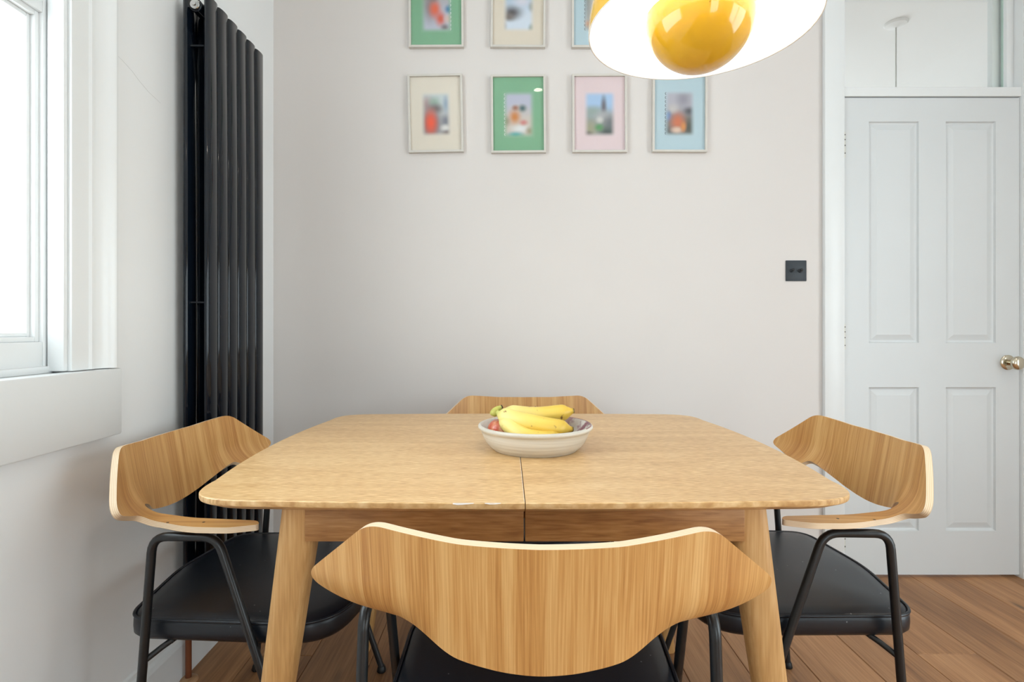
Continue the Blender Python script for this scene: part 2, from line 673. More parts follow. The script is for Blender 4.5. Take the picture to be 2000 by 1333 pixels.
# casing: flat inner part, ogee, thin outer back band (profile seen from above)
cas = [(WX, jy), (WX + 0.012, jy), (WX + 0.012, jy + 0.048), (WX + 0.017, jy + 0.052), (WX + 0.017, jy + 0.058), (WX + 0.012, jy + 0.062),
       (WX + 0.013, jy + 0.072), (WX + 0.018, jy + 0.083), (WX + 0.026, jy + 0.093), (WX + 0.034, jy + 0.099), (WX + 0.036, jy + 0.105),
       (WX + 0.03, jy + 0.108), (WX + 0.03, jy + 0.118), (WX + 0.024, jy + 0.121), (WX, jy + 0.121)]
extrude_profile('casing', cas, WIN_Z0, WIN_Z1 + 0.12, M['gloss_white'], win)
cas2 = [(x, WIN_Y0 + (jy - y)) for x, y in cas][::-1]
extrude_profile('casing', cas2, WIN_Z0, WIN_Z1 + 0.12, M['gloss_white'], win)
boxobj('head_casing', (WX, WX + 0.03, WIN_Y0 - 0.12, jy + 0.121, WIN_Z1, WIN_Z1 + 0.12), M['gloss_white'], win, 0.004)
# jamb linings with stop bead and parting bead
for s in (1, -1):
    def jb(name, a, d0, d1):
        y0, y1 = (jy - d1, jy - d0) if s == 1 else (WIN_Y0 + d0, WIN_Y0 + d1)
        boxobj(name, (a[0], a[1], y0, y1, WIN_Z0, WIN_Z1), M['gloss_white'], win, 0.003)
    jb('jamb', (WX - 0.19, WX + 0.002), -0.012, 0.0)
    jb('stop_bead', (WX - 0.033, WX + 0.004), 0.0, 0.012)
    jb('parting_bead', (WX - 0.092, WX - 0.081), 0.0, 0.008)
boxobj('head_lining', (WX - 0.19, WX, WIN_Y0, jy, WIN_Z1 - 0.012, WIN_Z1), M['gloss_white'], win)
# sill with nosing, and deep apron board below
bm = bmesh.new()
box(bm, WX - 0.19, WX + 0.012, WIN_Y0 - 0.12, jy + 0.121, WIN_Z0 - 0.03, WIN_Z0 - 0.004, 0.004)
obj('sill', bm, M['gloss_white'], win, smooth=math.radians(35))
bm = bmesh.new()
box(bm, WX - 0.08, WX - 0.028, WIN_Y0, jy, WIN_Z0 - 0.004, WIN_Z0 + 0.012, 0.003)
obj('sill_bead', bm, M['gloss_white'], win, smooth=math.radians(35))
bm = bmesh.new()
box(bm, WX, WX + 0.034, WIN_Y0 - 0.125, jy + 0.126, 0.778, WIN_Z0 - 0.002, 0.004)
obj('apron', bm, M['gloss_white'], win, smooth=math.radians(35))


def sash(xf, z0, z1, lift):
    """xf: room-side face; glazed frame 4 cm thick"""
    xb = xf - 0.042
    y0, y1 = WIN_Y0 + 0.002, jy - 0.002
    st, br, tr = 0.015, 0.068, 0.045
    s = obj_bm('sash', lambda bm: (box(bm, xb, xf, y0, y0 + st, z0, z1, 0.002), box(bm, xb, xf, y1 - st, y1, z0, z1, 0.002),
                                   box(bm, xb, xf, y0 + st, y1 - st, z0, z0 + br, 0.002), box(bm, xb, xf, y0 + st, y1 - st, z1 - tr, z1, 0.002)), M['gloss_white'], win)
    # glazing moulding: stepped bead inside the frame
    for d, e, xx in ((0, 0.011, xf - 0.008), (0.011, 0.02, xf - 0.018)):
        a0, a1, c0, c1 = y0 + st, y1 - st, z0 + br, z1 - tr
        def f(bm, d=d, e=e, xx=xx):
            box(bm, xb + 0.004, xx, a0 + d, a0 + e, c0 + d, c1 - d, 0.002)
            box(bm, xb + 0.004, xx, a1 - e, a1 - d, c0 + d, c1 - d, 0.002)
            box(bm, xb + 0.004, xx, a0 + e, a1 - e, c0 + d, c0 + e, 0.002)
            box(bm, xb + 0.004, xx, a0 + e, a1 - e, c1 - e, c1 - d, 0.002)
        o = obj_bm('glazing_bead', f, M['gloss_white'], s)
    boxobj('pane', (xf - 0.03, xf - 0.026, y0 + st + 0.012, y1 - st - 0.012, z0 + br + 0.012, z1 - tr - 0.012), M['glass'], s)
    if lift:
        bm = bmesh.new()
        ym = 0.985
        box(bm, xf, xf + 0.006, ym - 0.03, ym + 0.03, z0 + 0.012, z0 + 0.034, 0.002)
        layers(bm, [[(xf, ym - 0.03, z0 + 0.034), (xf + 0.028, ym - 0.022, z0 + 0.031), (xf + 0.028, ym + 0.022, z0 + 0.031), (xf, ym + 0.03, z0 + 0.034)],
                    [(xf, ym - 0.03, z0 + 0.037), (xf + 0.028, ym - 0.022, z0 + 0.034), (xf + 0.028, ym + 0.022, z0 + 0.034), (xf, ym + 0.03, z0 + 0.037)]])
        obj('sash_lift', bm, M['gloss_white'], s)


def obj_bm(name, fn, mat, parent):
    bm = bmesh.new()
    fn(bm)
    return obj(name, bm, mat, parent, smooth=math.radians(35))


sash(WX - 0.037, WIN_Z0 - 0.003, 1.765, True)
sash(WX - 0.094, 1.722, WIN_Z1 - 0.012, False)

# ------------------------------------------------------------------ door, frame, transom light, hall
arch = bmesh.new()
AF = BY - 0.022
def architrave(name, x0, x1, z0, z1):
    return struct(boxobj(name, (x0, x1, AF, BY, z0, z1), M['gloss_white'], None, 0.004))
architrave('trim_1', 1.309, DX0, 0, DZ1 + 0.08)
architrave('trim_2', DX1 + 0.004, DX1 + 0.085, 0, DZ1 + 0.08)
architrave('trim_3', DX0, DX1 + 0.004, DZ1 + 0.001, DZ1 + 0.08)
# lining inside the opening
bm = bmesh.new()
box(bm, DX0 - 0.001, DX0 + 0.002, BY - 0.02, BY + 0.14, 0, DZ1)
box(bm, DX1 - 0.002, DX1 + 0.001, BY - 0.02, BY + 0.14, 0, DZ1)
box(bm, DX0, DX1, BY - 0.02, BY + 0.14, DZ1 - 0.003, DZ1)
box(bm, DX0, DX1, BY - 0.012, BY + 0.10, 1.994, 2.032, 0.002)
struct(obj('trim_4', bm, M['gloss_white']))
# transom pane and its right-hand bead
tr = thing('window_3', 'clear glass transom light above the white panelled door', 'window')
tr['kind'] = 'structure'
boxobj('pane', (DX0 + 0.002, DX1 - 0.0335, BY + 0.04, BY + 0.044, 2.032, DZ1 - 0.003), M['glass'], tr)
boxobj('pane_edge', (DX1 - 0.0335, DX1 - 0.032, BY + 0.036, BY + 0.046, 2.032, DZ1 - 0.003), M['glass_edge'], tr)
boxobj('glazing_bead', (DX1 - 0.032, DX1 - 0.002, BY + 0.02, BY + 0.05, 2.032, DZ1 - 0.003), M['gloss_white'], tr, 0.003)
boxobj('glazing_bead', (DX1 - 0.058, DX1 - 0.002, BY + 0.06, BY + 0.085, 2.032, DZ1 - 0.003), M['gloss_white'], tr, 0.003)

door = thing('door_1', 'white four panelled door with nickel knob in the back wall', 'door', (DX0 + 0.003, BY - 0.006, 0))
door['kind'] = 'structure'
dw, dz0, dz1, dt = 0.733, 0.012, 1.989, 0.04
sx = [0, 0.105, 0.318, 0.424, 0.637, dw]       # stile | panel | muntin | panel | stile
sz = [dz0, 0.19, 0.792, 0.970, 1.894, dz1]
bm = bmesh.new()
# faces of stiles and rails (flush), as boxes
for i in (0, 2, 4):
    box(bm, sx[i], sx[i + 1], 0, dt, dz0, dz1)
for a in (1, 3):
    for j in (0, 2, 4):
        box(bm, sx[a], sx[a + 1], 0, dt, sz[j], sz[j + 1])
bmesh.ops.remove_doubles(bm, verts=bm.verts, dist=1e-5)
obj('door_leaf', bm, M['door_white'], door)
for a in (1, 3):
    for j in (1, 3):
        bm = bmesh.new()
        x0, x1, z0, z1 = sx[a], sx[a + 1], sz[j], sz[j + 1]
        steps = [(0, 0.0), (0.003, 0.0), (0.006, 0.008), (0.011, 0.0105), (0.014, 0.0105), (0.037, 0.003), (0.042, 0.003)]
        rings = [[(x0 + d, y, z0 + d), (x1 - d, y, z0 + d), (x1 - d, y, z1 - d), (x0 + d, y, z1 - d)] for d, y in steps]
        layers(bm, [[(x0, dt, z0), (x1, dt, z0), (x1, dt, z1), (x0, dt, z1)]] + rings)
        obj('panel', bm, M['door_white'], door)
for zc in (1.793, 0.999, 0.168):
    bm = bmesh.new()
    tube(bm, [(0.0, -0.004, zc - 0.053), (0.0, -0.004, zc + 0.053)], 0.0055, n=12)
    box(bm, 0.0, 0.008, -0.002, 0.0005, zc - 0.053, zc + 0.053)
    h = obj('hinge', bm, M['brass_paint'], door, smooth=math.radians(40))
    for dz in (-0.036, -0.004, 0.02, 0.04):
        bm = bmesh.new()
        box(bm, -0.001, 0.005, -0.0102, -0.008, zc + dz - 0.0025, zc + dz + 0.0025)
        obj('screw', bm, M['screw'], h)
# knob
bm = bmesh.new()
lathe(bm, [(0, 0), (0.031, 0), (0.031, 0.004), (0.028, 0.007), (0.012, 0.009), (0.0095, 0.03), (0.012, 0.034), (0.022, 0.036), (0.027, 0.041), (0.028, 0.047), (0.025, 0.053), (0.017, 0.058), (0.006, 0.06), (0, 0.06)], 40)
bmesh.ops.rotate(bm, verts=bm.verts, cent=(0, 0, 0), matrix=Matrix.Rotation(PI / 2, 3, 'X'))
bmesh.ops.translate(bm, verts=bm.verts, vec=(2.074 - DX0 - 0.003, 0, 0.892))
obj('knob', bm, M['nickel'], door, smooth=math.radians(40))

# the hall beyond the transom
HY0, HY1, HX0, HX1 = BY + 0.14, 5.6, 0.3, 3.42
bm = bmesh.new()
box(bm, HX0 - 0.1, 1.2, HY1, HY1 + 0.1, 0, 2.95)
box(bm, 2.9, HX1 + 0.1, HY1, HY1 + 0.1, 0, 2.95)
box(bm, 1.2, 2.9, HY1, HY1 + 0.1, 2.1, 2.95)
struct(obj('wall_hall_back', bm, M['wall_white']))
bm = bmesh.new()
for x in (1.2, 2.02, 2.84):
    box(bm, x, x + 0.06, HY1 + 0.02, HY1 + 0.08, 0, 2.1)
box(bm, 1.2, 2.9, HY1 + 0.02, HY1 + 0.08, 2.04, 2.1)
box(bm, 1.2, 2.9, HY1 + 0.02, HY1 + 0.08, 0, 0.08)
struct(obj('added_window_4', bm, M['gloss_white']))  # unseen glazing added at the far end to let daylight into the hall
struct(boxobj('wall_hall_right', (HX1, HX1 + 0.1, HY0, HY1, 0, 2.95), M['wall_white']))
struct(boxobj('wall_hall_left', (HX0 - 0.1, HX0, HY0, HY1, 0, 2.95), M['wall_white']))
struct(boxobj('wall_hall_front', (RX, HX1 + 0.1, HY0 - 0.14, HY0, 0, 2.95), M['wall_white']))
bm = bmesh.new()
layers(bm, [[(HX0, y, CEIL), (2.82, y, CEIL), (HX1, y, CEIL - 0.045), (HX1, y, CEIL + 0.1), (HX0, y, CEIL + 0.1)] for y in (HY0, HY1)])
struct(obj('ceiling_hall', bm, M['ceiling']))
struct(boxobj('floor_hall', (HX0, HX1, HY0, HY1, -0.06, 0), M['floor_wood']))
hp = thing('ceiling_pendant', 'white flex hanging from a round ceiling rose seen through the transom', 'pendant light', (2.187, 3.05, CEIL))
bm = bmesh.new()
lathe(bm, [(0, 0), (0.058, 0), (0.058, -0.006), (0.052, -0.014), (0.02, -0.02), (0.008, -0.026), (0, -0.026)], 36)
obj('ceiling_rose', bm, M['ceiling'], hp, smooth=math.radians(40))
bm = bmesh.new()
tube(bm, [(0, 0, -0.02), (0, 0, -1.0)], 0.0035, n=8)
obj('flex', bm, M['cord'], hp, smooth=True)
bm = bmesh.new()
lathe(bm, [(0, -0.99), (0.012, -0.99), (0.018, -1.01), (0.02, -1.06), (0, -1.06)], 20)
obj('lamp_holder', bm, M['ceiling'], hp, smooth=math.radians(40))
bm = bmesh.new()
lathe(bm, [(0, -1.06), (0.014, -1.065), (0.03, -1.1), (0.03, -1.13), (0.018, -1.155), (0, -1.16)], 20)
obj('bulb', bm, emit_mat('lit_bulb_glass', (1, 0.95, 0.88), 6), hp, smooth=True)
l = bpy.data.lights.new('hall_bulb_light', 'POINT')
l.energy = 6
l.shadow_soft_size = 0.05
l.color = (1, 0.95, 0.87)
lo = bpy.data.objects.new('bulb_light', l)
lo.location = (0, 0, -1.2)
lo.parent = hp
C.objects.link(lo)

# ------------------------------------------------------------------ ceiling downlights
DL = [(0.225, 0.58), (1.2, -0.95), (0.3, -1.8), (1.8, -1.8), (2.1, 0.9)]
dl_lab = ['round ceiling downlight above the foreground chair', 'round ceiling downlight mid room', 'round ceiling downlight near the glazed doors, window side',
          'round ceiling downlight near the glazed doors, far side', 'round ceiling downlight in front of the panelled door']
mdl = emit_mat('lit_downlight_lens', (1, 0.9, 0.76), 20)
for (x, y), lab in zip(DL, dl_lab):
    t = thing('ceiling_downlight', lab, 'downlight', (x, y, CEIL), 0, 'recessed ceiling downlights')
    bm = bmesh.new()
    lathe(bm, [(0.031, 0.0), (0.031, -0.003), (0.036, -0.005), (0.043, -0.004), (0.045, 0.0)], 28)
    obj('bezel', bm, M['chrome'], t, smooth=math.radians(40))
    bm = bmesh.new()
    lathe(bm, [(0, -0.001), (0.031, -0.001)], 28)
    obj('lens', bm, mdl, t)
    l = bpy.data.lights.new('downlight', 'SPOT')
    l.energy = 14
    l.spot_size = 2.2
    l.spot_blend = 0.8
    l.color = (1, 0.88, 0.73)
    l.shadow_soft_size = 0.03
    lo = bpy.data.objects.new('downlight_beam', l)
    lo.location = (0, 0, -0.01)
    lo.parent = t
    C.objects.link(lo)

# ------------------------------------------------------------------ radiator
rad = thing('column_radiator', 'tall anthracite vertical column radiator on the left wall', 'radiator', (0, 0, 0))
RZ0, RZ1 = 0.15, 2.003
ry0, pitch = 1.572, 0.0604


def oval_mesh(name, a, b, z0, z1):
    bm = bmesh.new()
    n = 28
    def ring(s, z):
        return [((b - s) * math.copysign(abs(math.cos(t)) ** 0.9, math.cos(t)), (a - s) * math.copysign(abs(math.sin(t)) ** 0.9, math.sin(t)), z) for t in [2 * PI * (i + .5) / n for i in range(n)]]
    layers(bm, [ring(0.003, z0), ring(0, z0 + 0.003), ring(0, z1 - 0.003), ring(0.003, z1)])
    me = bpy.data.meshes.new(name)
    bmesh.ops.recalc_face_normals(bm, faces=bm.faces)
    bm.to_mesh(me)
    bm.free()
    me.materials.append(M['rad'])
    me.polygons.foreach_set('use_smooth', [True] * len(me.polygons))
    me.set_sharp_from_angle(angle=math.radians(50))
    return me


om = oval_mesh('column', 0.0284, 0.0118, RZ0, RZ1)
for xr in (-0.873, -0.934):
    for i in range(6):
        o = bpy.data.objects.new('column', om)
        o.location = (xr, ry0 + 0.0284 + i * pitch, 0)
        o.parent = rad
        C.objects.link(o)
for z in (RZ1 - 0.03, RZ0 + 0.03):
    bm = bmesh.new()
    tube(bm, [(-0.9035, ry0 + 0.004, z), (-0.9035, ry0 + 6 * pitch - 0.006, z)], 0.0185, n=20)
    mf = obj('manifold', bm, M['rad'], rad, smooth=math.radians(40))
    bm = bmesh.new()
    lathe(bm, [(0, -0.010), (0.006, -0.010), (0.007, -0.006), (0.013, -0.005), (0.0155, -0.001), (0.0155, 0.004), (0, 0.004)], 24)
    bmesh.ops.rotate(bm, verts=bm.verts, cent=(0, 0, 0), matrix=Matrix.Rotation(-PI / 2, 3, 'X'))
    bmesh.ops.translate(bm, verts=bm.verts, vec=(-0.9035, ry0 + 0.002, z))
    obj('end_plug', bm, M['chrome'], mf, smooth=math.radians(40))
for z in (1.11, 1.86):
    bm = bmesh.new()
    box(bm, -0.928, -0.879, ry0 + 0.012, ry0 + 0.026, z - 0.0022, z + 0.0022)
    obj('spacer_bar', bm, M['rad'], rad)
    bm = bmesh.new()
    box(bm, WX, -0.94, ry0 + 0.19, ry0 + 0.215, z - 0.02, z + 0.02)
    obj('wall_bracket', bm, M['rad'], rad)
# pipe tail into the floor with timber collar
px, py = -0.934, 1.592
bm = bmesh.new()
tube(bm, roundpath([(px, py, 0.0), (px, py, 0.175), (-0.9035, py, 0.195)], 0.02), 0.0085, n=14)
obj('pipe', bm, M['copper'], rad, smooth=math.radians(40))
bm = bmesh.new()
lathe(bm, [(0.009, 0.0), (0.026, 0.0), (0.025, 0.005), (0.02, 0.009), (0.009, 0.011)], 28, px, py)
obj('pipe_collar', bm, wood('pale_pipe_collar_wood', (150, 110, 74), (176, 136, 98), (196, 158, 120), (90, 20, 90), (20, 6, 20)), rad, smooth=math.radians(40))

# ------------------------------------------------------------------ dining table
TX, TY, TZ = 0.03, 1.345, 0.75
tab = thing('dining_table', 'extending oak dining table with bowed edges and splayed tapered legs', 'table', (TX, TY, 0))


def top_outline():
    """right half, counter-clockwise from (0,-b) to (0,b)"""
    half = []
    end = [(x, -(0.462 - 0.012 * (x / 0.43) ** 2)) for x in [i * 0.43 / 10 for i in range(11)]]
    side = [(0.602 - 0.05 * (y / 0.46) ** 2, y) for y in [-0.33 + 0.66 * i / 22 for i in range(23)]]
    cor = (0.578, -0.452)
    p0, p1 = Vector(end[-1]), Vector(side[0])
    cn = Vector(cor)
    arc = [p0 * (1 - t) ** 3 + (p0 + (cn - p0) * 0.82) * 3 * t * (1 - t) ** 2 + (p1 + (cn - p1) * 0.72) * 3 * t * t * (1 - t) + p1 * t ** 3 for t in [k / 18 for k in range(1, 18)]]
    half = end + [tuple(a) for a in arc] + side + [(a.x, -a.y) for a in arc[::-1]] + [(x, -y) for x, y in end[::-1]]
    return half


OUT = top_outline()
for sgn, nm in ((1, 'r'), (-1, 'l')):
    g = 0.0007
    pts = [(sgn * max(x, g), y) for x, y in OUT]
    bm = bmesh.new()
    def inset(d):
        cx = 0.3
        r = []
        for i, (x, y) in enumerate(pts):
            a, b = pts[i - 1], pts[(i + 1) % len(pts)]
            if abs(x) <= g + 1e-6:
                nrm = Vector((0, math.copysign(1, y)))
            else:
                t = Vector((b[0] - a[0], b[1] - a[1]))
                if abs(pts[i - 1][0]) <= g + 1e-6 and i == 0:
                    t = Vector((b[0] - x, b[1] - y))
                nrm = Vector((t.y, -t.x)).normalized() * sgn
            r.append((x - nrm.x * d, y - nrm.y * d))
        return r
    prof = [(0.024, TZ - 0.022), (0.004, TZ - 0.0125), (0.001, TZ - 0.0105), (0.0, TZ - 0.008), (0.0, TZ - 0.0014), (0.0014, TZ)]
    layers(bm, [[(x, y, z) for x, y in inset(d)] for d, z in prof])
    obj('table_leaf', bm, M['oak_top'], tab, smooth=math.radians(28))
# apron boards: front/back each split at the seam, and two ends
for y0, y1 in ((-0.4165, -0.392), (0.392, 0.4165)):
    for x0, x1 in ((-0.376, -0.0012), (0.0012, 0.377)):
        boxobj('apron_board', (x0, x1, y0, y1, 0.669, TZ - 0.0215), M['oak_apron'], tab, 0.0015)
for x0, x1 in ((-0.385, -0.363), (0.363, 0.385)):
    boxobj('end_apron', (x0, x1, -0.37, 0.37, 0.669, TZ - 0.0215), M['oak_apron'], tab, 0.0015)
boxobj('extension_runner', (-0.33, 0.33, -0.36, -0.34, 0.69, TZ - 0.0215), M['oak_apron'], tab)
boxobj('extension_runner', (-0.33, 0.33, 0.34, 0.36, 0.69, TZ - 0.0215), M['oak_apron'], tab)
for z in (0.7215, 0.7165):
    bm = bmesh.new()
    tube(bm, [(-0.0028, -0.4124, z), (-0.0028, -0.41, z)], 0.0014, n=8)
    obj('pin_hole', bm, M['gap'], tab)
for x0, pts in ((-0.118, [(0, 0.0008), (0.008, -0.0006), (0.02, 0.0004), (0.034, 0.0018)]), (-0.066, [(0, 0.0018), (0.008, 0.0004), (0.018, 0.0008), (0.026, 0.0019)])):
    bm = bmesh.new()
    y = -0.46235 + 0.0002
    a = [(x0 + d, y - 0.0002, TZ - 0.0028 + h) for d, h in pts]
    b = [(x0 + d, y + 0.0012, TZ - 0.0003) for d, h in pts]
    va, vb = [bm.verts.new(c) for c in a], [bm.verts.new(c) for c in b]
    for k in range(3):
        bm.faces.new((va[k], va[k + 1], vb[k + 1], vb[k]))
    obj('edge_chip', bm, M['wall_pink'], tab)
boxobj('seam_edge', (-0.0019, -0.0009, -0.455, 0.455, TZ - 0.004, TZ + 0.00015), paint('worn_seam_catchlight', (222, 206, 184), 0.6, 0.3, 0.2, 60), tab)  # pale strip: light caught along the worn seam, put into the colour
for sx_ in (-1, 1):
    for sy_ in (-1, 1):
        bm = bmesh.new()
        rings = []
        for k in range(9):
            t = k / 8
            z = 0.004 + (TZ - 0.0215 - 0.004) * t
            xc = sx_ * (0.487 - 0.098 * t)
            yc = sy_ * 0.381
            r = 0.0195 + 0.0132 * (t ** 0.9)
            yc = sy_ * (0.381 + 0.0 * t) + sy_ * (0.034 - r)
            e = 0.62
            rings.append([(xc + r * math.copysign(abs(math.cos(a)) ** e, math.cos(a)), yc + r * math.copysign(abs(math.sin(a)) ** e, math.sin(a)), z) for a in [2 * PI * i / 28 for i in range(28)]])
        foot = [((x - sx_ * 0.487) * 0.9 + sx_ * 0.487, (y - sy_ * 0.3955) * 0.9 + sy_ * 0.3955, 0.0) for x, y, z in rings[0]]
        layers(bm, [foot] + rings)
        obj('leg', bm, M['oak_leg'], tab, smooth=math.radians(45))

# ------------------------------------------------------------------ chairs
def smooth01(a, b, x):
    t = max(0, min(1, (x - a) / (b - a)))
    return t * t * (3 - 2 * t)


LEAN = math.radians(10)
S0, RB, KU = 0.077, 0.085, 0.95
X0 = -0.28 - KU * 0.2125 ** 2


def shell_pt(u, v):
    # straight
    sxp, szp = v * math.sin(LEAN), -v * math.cos(LEAN)
    # bent
    if v <= S0:
        bx_, bz_ = sxp, szp
    else:
        th0 = -(PI / 2 - LEAN)
        th1 = math.radians(1.0)
        arc = RB * (th1 - th0)
        d = min(v - S0, arc)
        th = th0 + d / RB
        bx_ = S0 * math.sin(LEAN) + RB * (math.sin(th) - math.sin(th0))
        bz_ = -S0 * math.cos(LEAN) + RB * (-math.cos(th) + math.cos(th0))
        if v - S0 > arc:
            ex = v - S0 - arc
            bx_ += ex * math.cos(th1)
            bz_ += ex * math.sin(th1)
    b = smooth01(0.10, 0.205, abs(u))
    x = sxp * (1 - b) + bx_ * b
    z = szp * (1 - b) + bz_ * b
    return Vector((X0 + KU * u * u + x, u, 0.774 + z))


HALF = [(0.0, 0.007, 0), (0.10, 0.0055, 0.3), (0.222, -0.006, 0.055), (0.340, 0.102, 0.024), (0.245, 0.150, 0.06), (0.248, 0.190, 0.08), (0.282, 0.255, 0.2),
        (0.288, 0.340, 0.10), (0.272, 0.405, 0.022), (0.250, 0.402, 0.016), (0.228, 0.26, 0.2), (0.203, 0.195, 0.05), (0.195, 0.138, 0.012), (0.168, 0.145, 0.04), (0.130, 0.1595, 0.3), (0.088, 0.1715, 0.3), (0.045, 0.1795, 0.3), (0.0, 0.183, 0)]


def shell_mesh():
    half = roundpoly(HALF, seg=9, closed=False)
    # smooth bottom centre / top centre by resampling
    def resample(pl, d):
        out = [pl[0]]
        for a, b in zip(pl, pl[1:]):
            ln = math.hypot(b[0] - a[0], b[1] - a[1])
            k = max(1, int(math.ceil(ln / d)))
            for i in range(1, k + 1):
                out.append((a[0] + (b[0] - a[0]) * i / k, a[1] + (b[1] - a[1]) * i / k))
        return out
    half = resample(half, 0.008)
    # round off the pointed centre bottom
    half = [(u, v - 0.0008 * max(0, 1 - u / 0.02) ** 2 if v > 0.15 and u < 0.02 else v) for u, v in half]
    loop = half + [(-u, v) for u, v in half[-2:0:-1]]
    n = len(loop)
    pts = [Vector(p) for p in loop]
    # interior grid
    d = 0.010
    edges = [(i, (i + 1) % n) for i in range(n)]
    import itertools
    def inside(x, y):
        c = False
        j = n - 1
        for i in range(n):
            xi, yi = loop[i]
            xj, yj = loop[j]
            if (yi > y) != (yj > y) and x < (xj - xi) * (y - yi) / (yj - yi) + xi:
                c = not c
            j = i
        return c
    def clear(x, y):
        return all((x - a) ** 2 + (y - b) ** 2 > (d * 0.45) ** 2 for a, b in loop)
    for iu in range(-36, 37):
        for iv in range(-1, 42):
            x, y = iu * d, iv * d + 0.003
            if inside(x, y) and clear(x, y):
                pts.append(Vector((x, y)))
    vo, eo, fo, ov, oe, of = delaunay_2d_cdt(pts, edges, [], 1, 1e-6)
    vo = [(v.x, v.y) for v in vo]
    P3 = [shell_pt(u, v) for u, v in vo]
    # analytic normals
    NRM = []
    e = 1e-4
    for u, v in vo:
        du = shell_pt(u + e, v) - shell_pt(u - e, v)
        dv = shell_pt(u, v + e) - shell_pt(u, v - e)
        nn = dv.cross(du).normalized()
        NRM.append(nn)
    h = 0.006
    me = bpy.data.meshes.new('backrest')
    verts, faces, mats, uvs = [], [], [], []
    nv = len(vo)
    c = 0.0012
    for sg in (1, -1):
        for p, nn in zip(P3, NRM):
            verts.append(p + nn * (h * sg))
    for f in fo:
        f = list(f)
        a, b, cc = (verts[i] for i in f[:3])
        nf = (b - a).cross(cc - a)
        if nf.dot(NRM[f[0]]) < 0:
            f = f[::-1]
        faces.append(f)
        mats.append(0)
        uvs.append([vo[i] for i in f])
        faces.append([i + nv for i in f[::-1]])
        mats.append(0)
        uvs.append([vo[i] for i in f[::-1]])
    # rim from boundary edges
    cnt = {}
    for f in fo:
        f = list(f)
        for i in range(len(f)):
            a, b = f[i], f[(i + 1) % len(f)]
            cnt.setdefault((min(a, b), max(a, b)), []).append((a, b))
    acc = 0
    rim_id = {}
    def rv(i):
        if i not in rim_id:
            base = len(verts)
            # slightly rounded edge: three rings
            verts.append(P3[i] + NRM[i] * h)
            verts.append(P3[i])
            verts.append(P3[i] - NRM[i] * h)
            rim_id[i] = base
        return rim_id[i]
    for k, lst in cnt.items():
        if len(lst) == 1:
            a, b = lst[0]
            ra, rb = rv(a), rv(b)
            for q in (0, 1):
                faces.append([ra + q, rb + q, rb + q + 1, ra + q + 1])
                mats.append(1)
                uvs.append([(0, q / 2), (0.01, q / 2), (0.01, (q + 1) / 2), (0, (q + 1) / 2)])
    me.from_pydata(verts, [], faces)
    me.materials.append(M['ply_face'])
    me.materials.append(M['ply_edge'])
    me.polygons.foreach_set('material_index', mats)
    uvl = me.uv_layers.new(name='UVMap')
    flat = [c for f in uvs for uv in f for c in uv]
    uvl.data.foreach_set('uv', flat)
    me.polygons.foreach_set('use_smooth', [True] * len(me.polygons))
    me.validate()
    # make the rim face outward
    bm = bmesh.new()
    bm.from_mesh(me)
    rims = [f for f in bm.faces if f.material_index == 1]
    bmesh.ops.recalc_face_normals(bm, faces=rims)
    bm.to_mesh(me)
    bm.free()
    return me


SEAT = roundpoly([(-0.284, 0.0, 0.35), (-0.250, -0.237, 0.065), (0.195, -0.256, 0.12), (0.236, 0.0, 0.5), (0.195, 0.256, 0.12), (-0.250, 0.237, 0.065)], seg=12)


def inset_poly(pts, d):
    r = []
    n = len(pts)
    for i in range(n):
        a, b = pts[i - 1], pts[(i + 1) % n]
        t = Vector((b[0] - a[0], b[1] - a[1])).normalized()
        r.append((pts[i][0] - t.y * d, pts[i][1] + t.x * d))
    return r


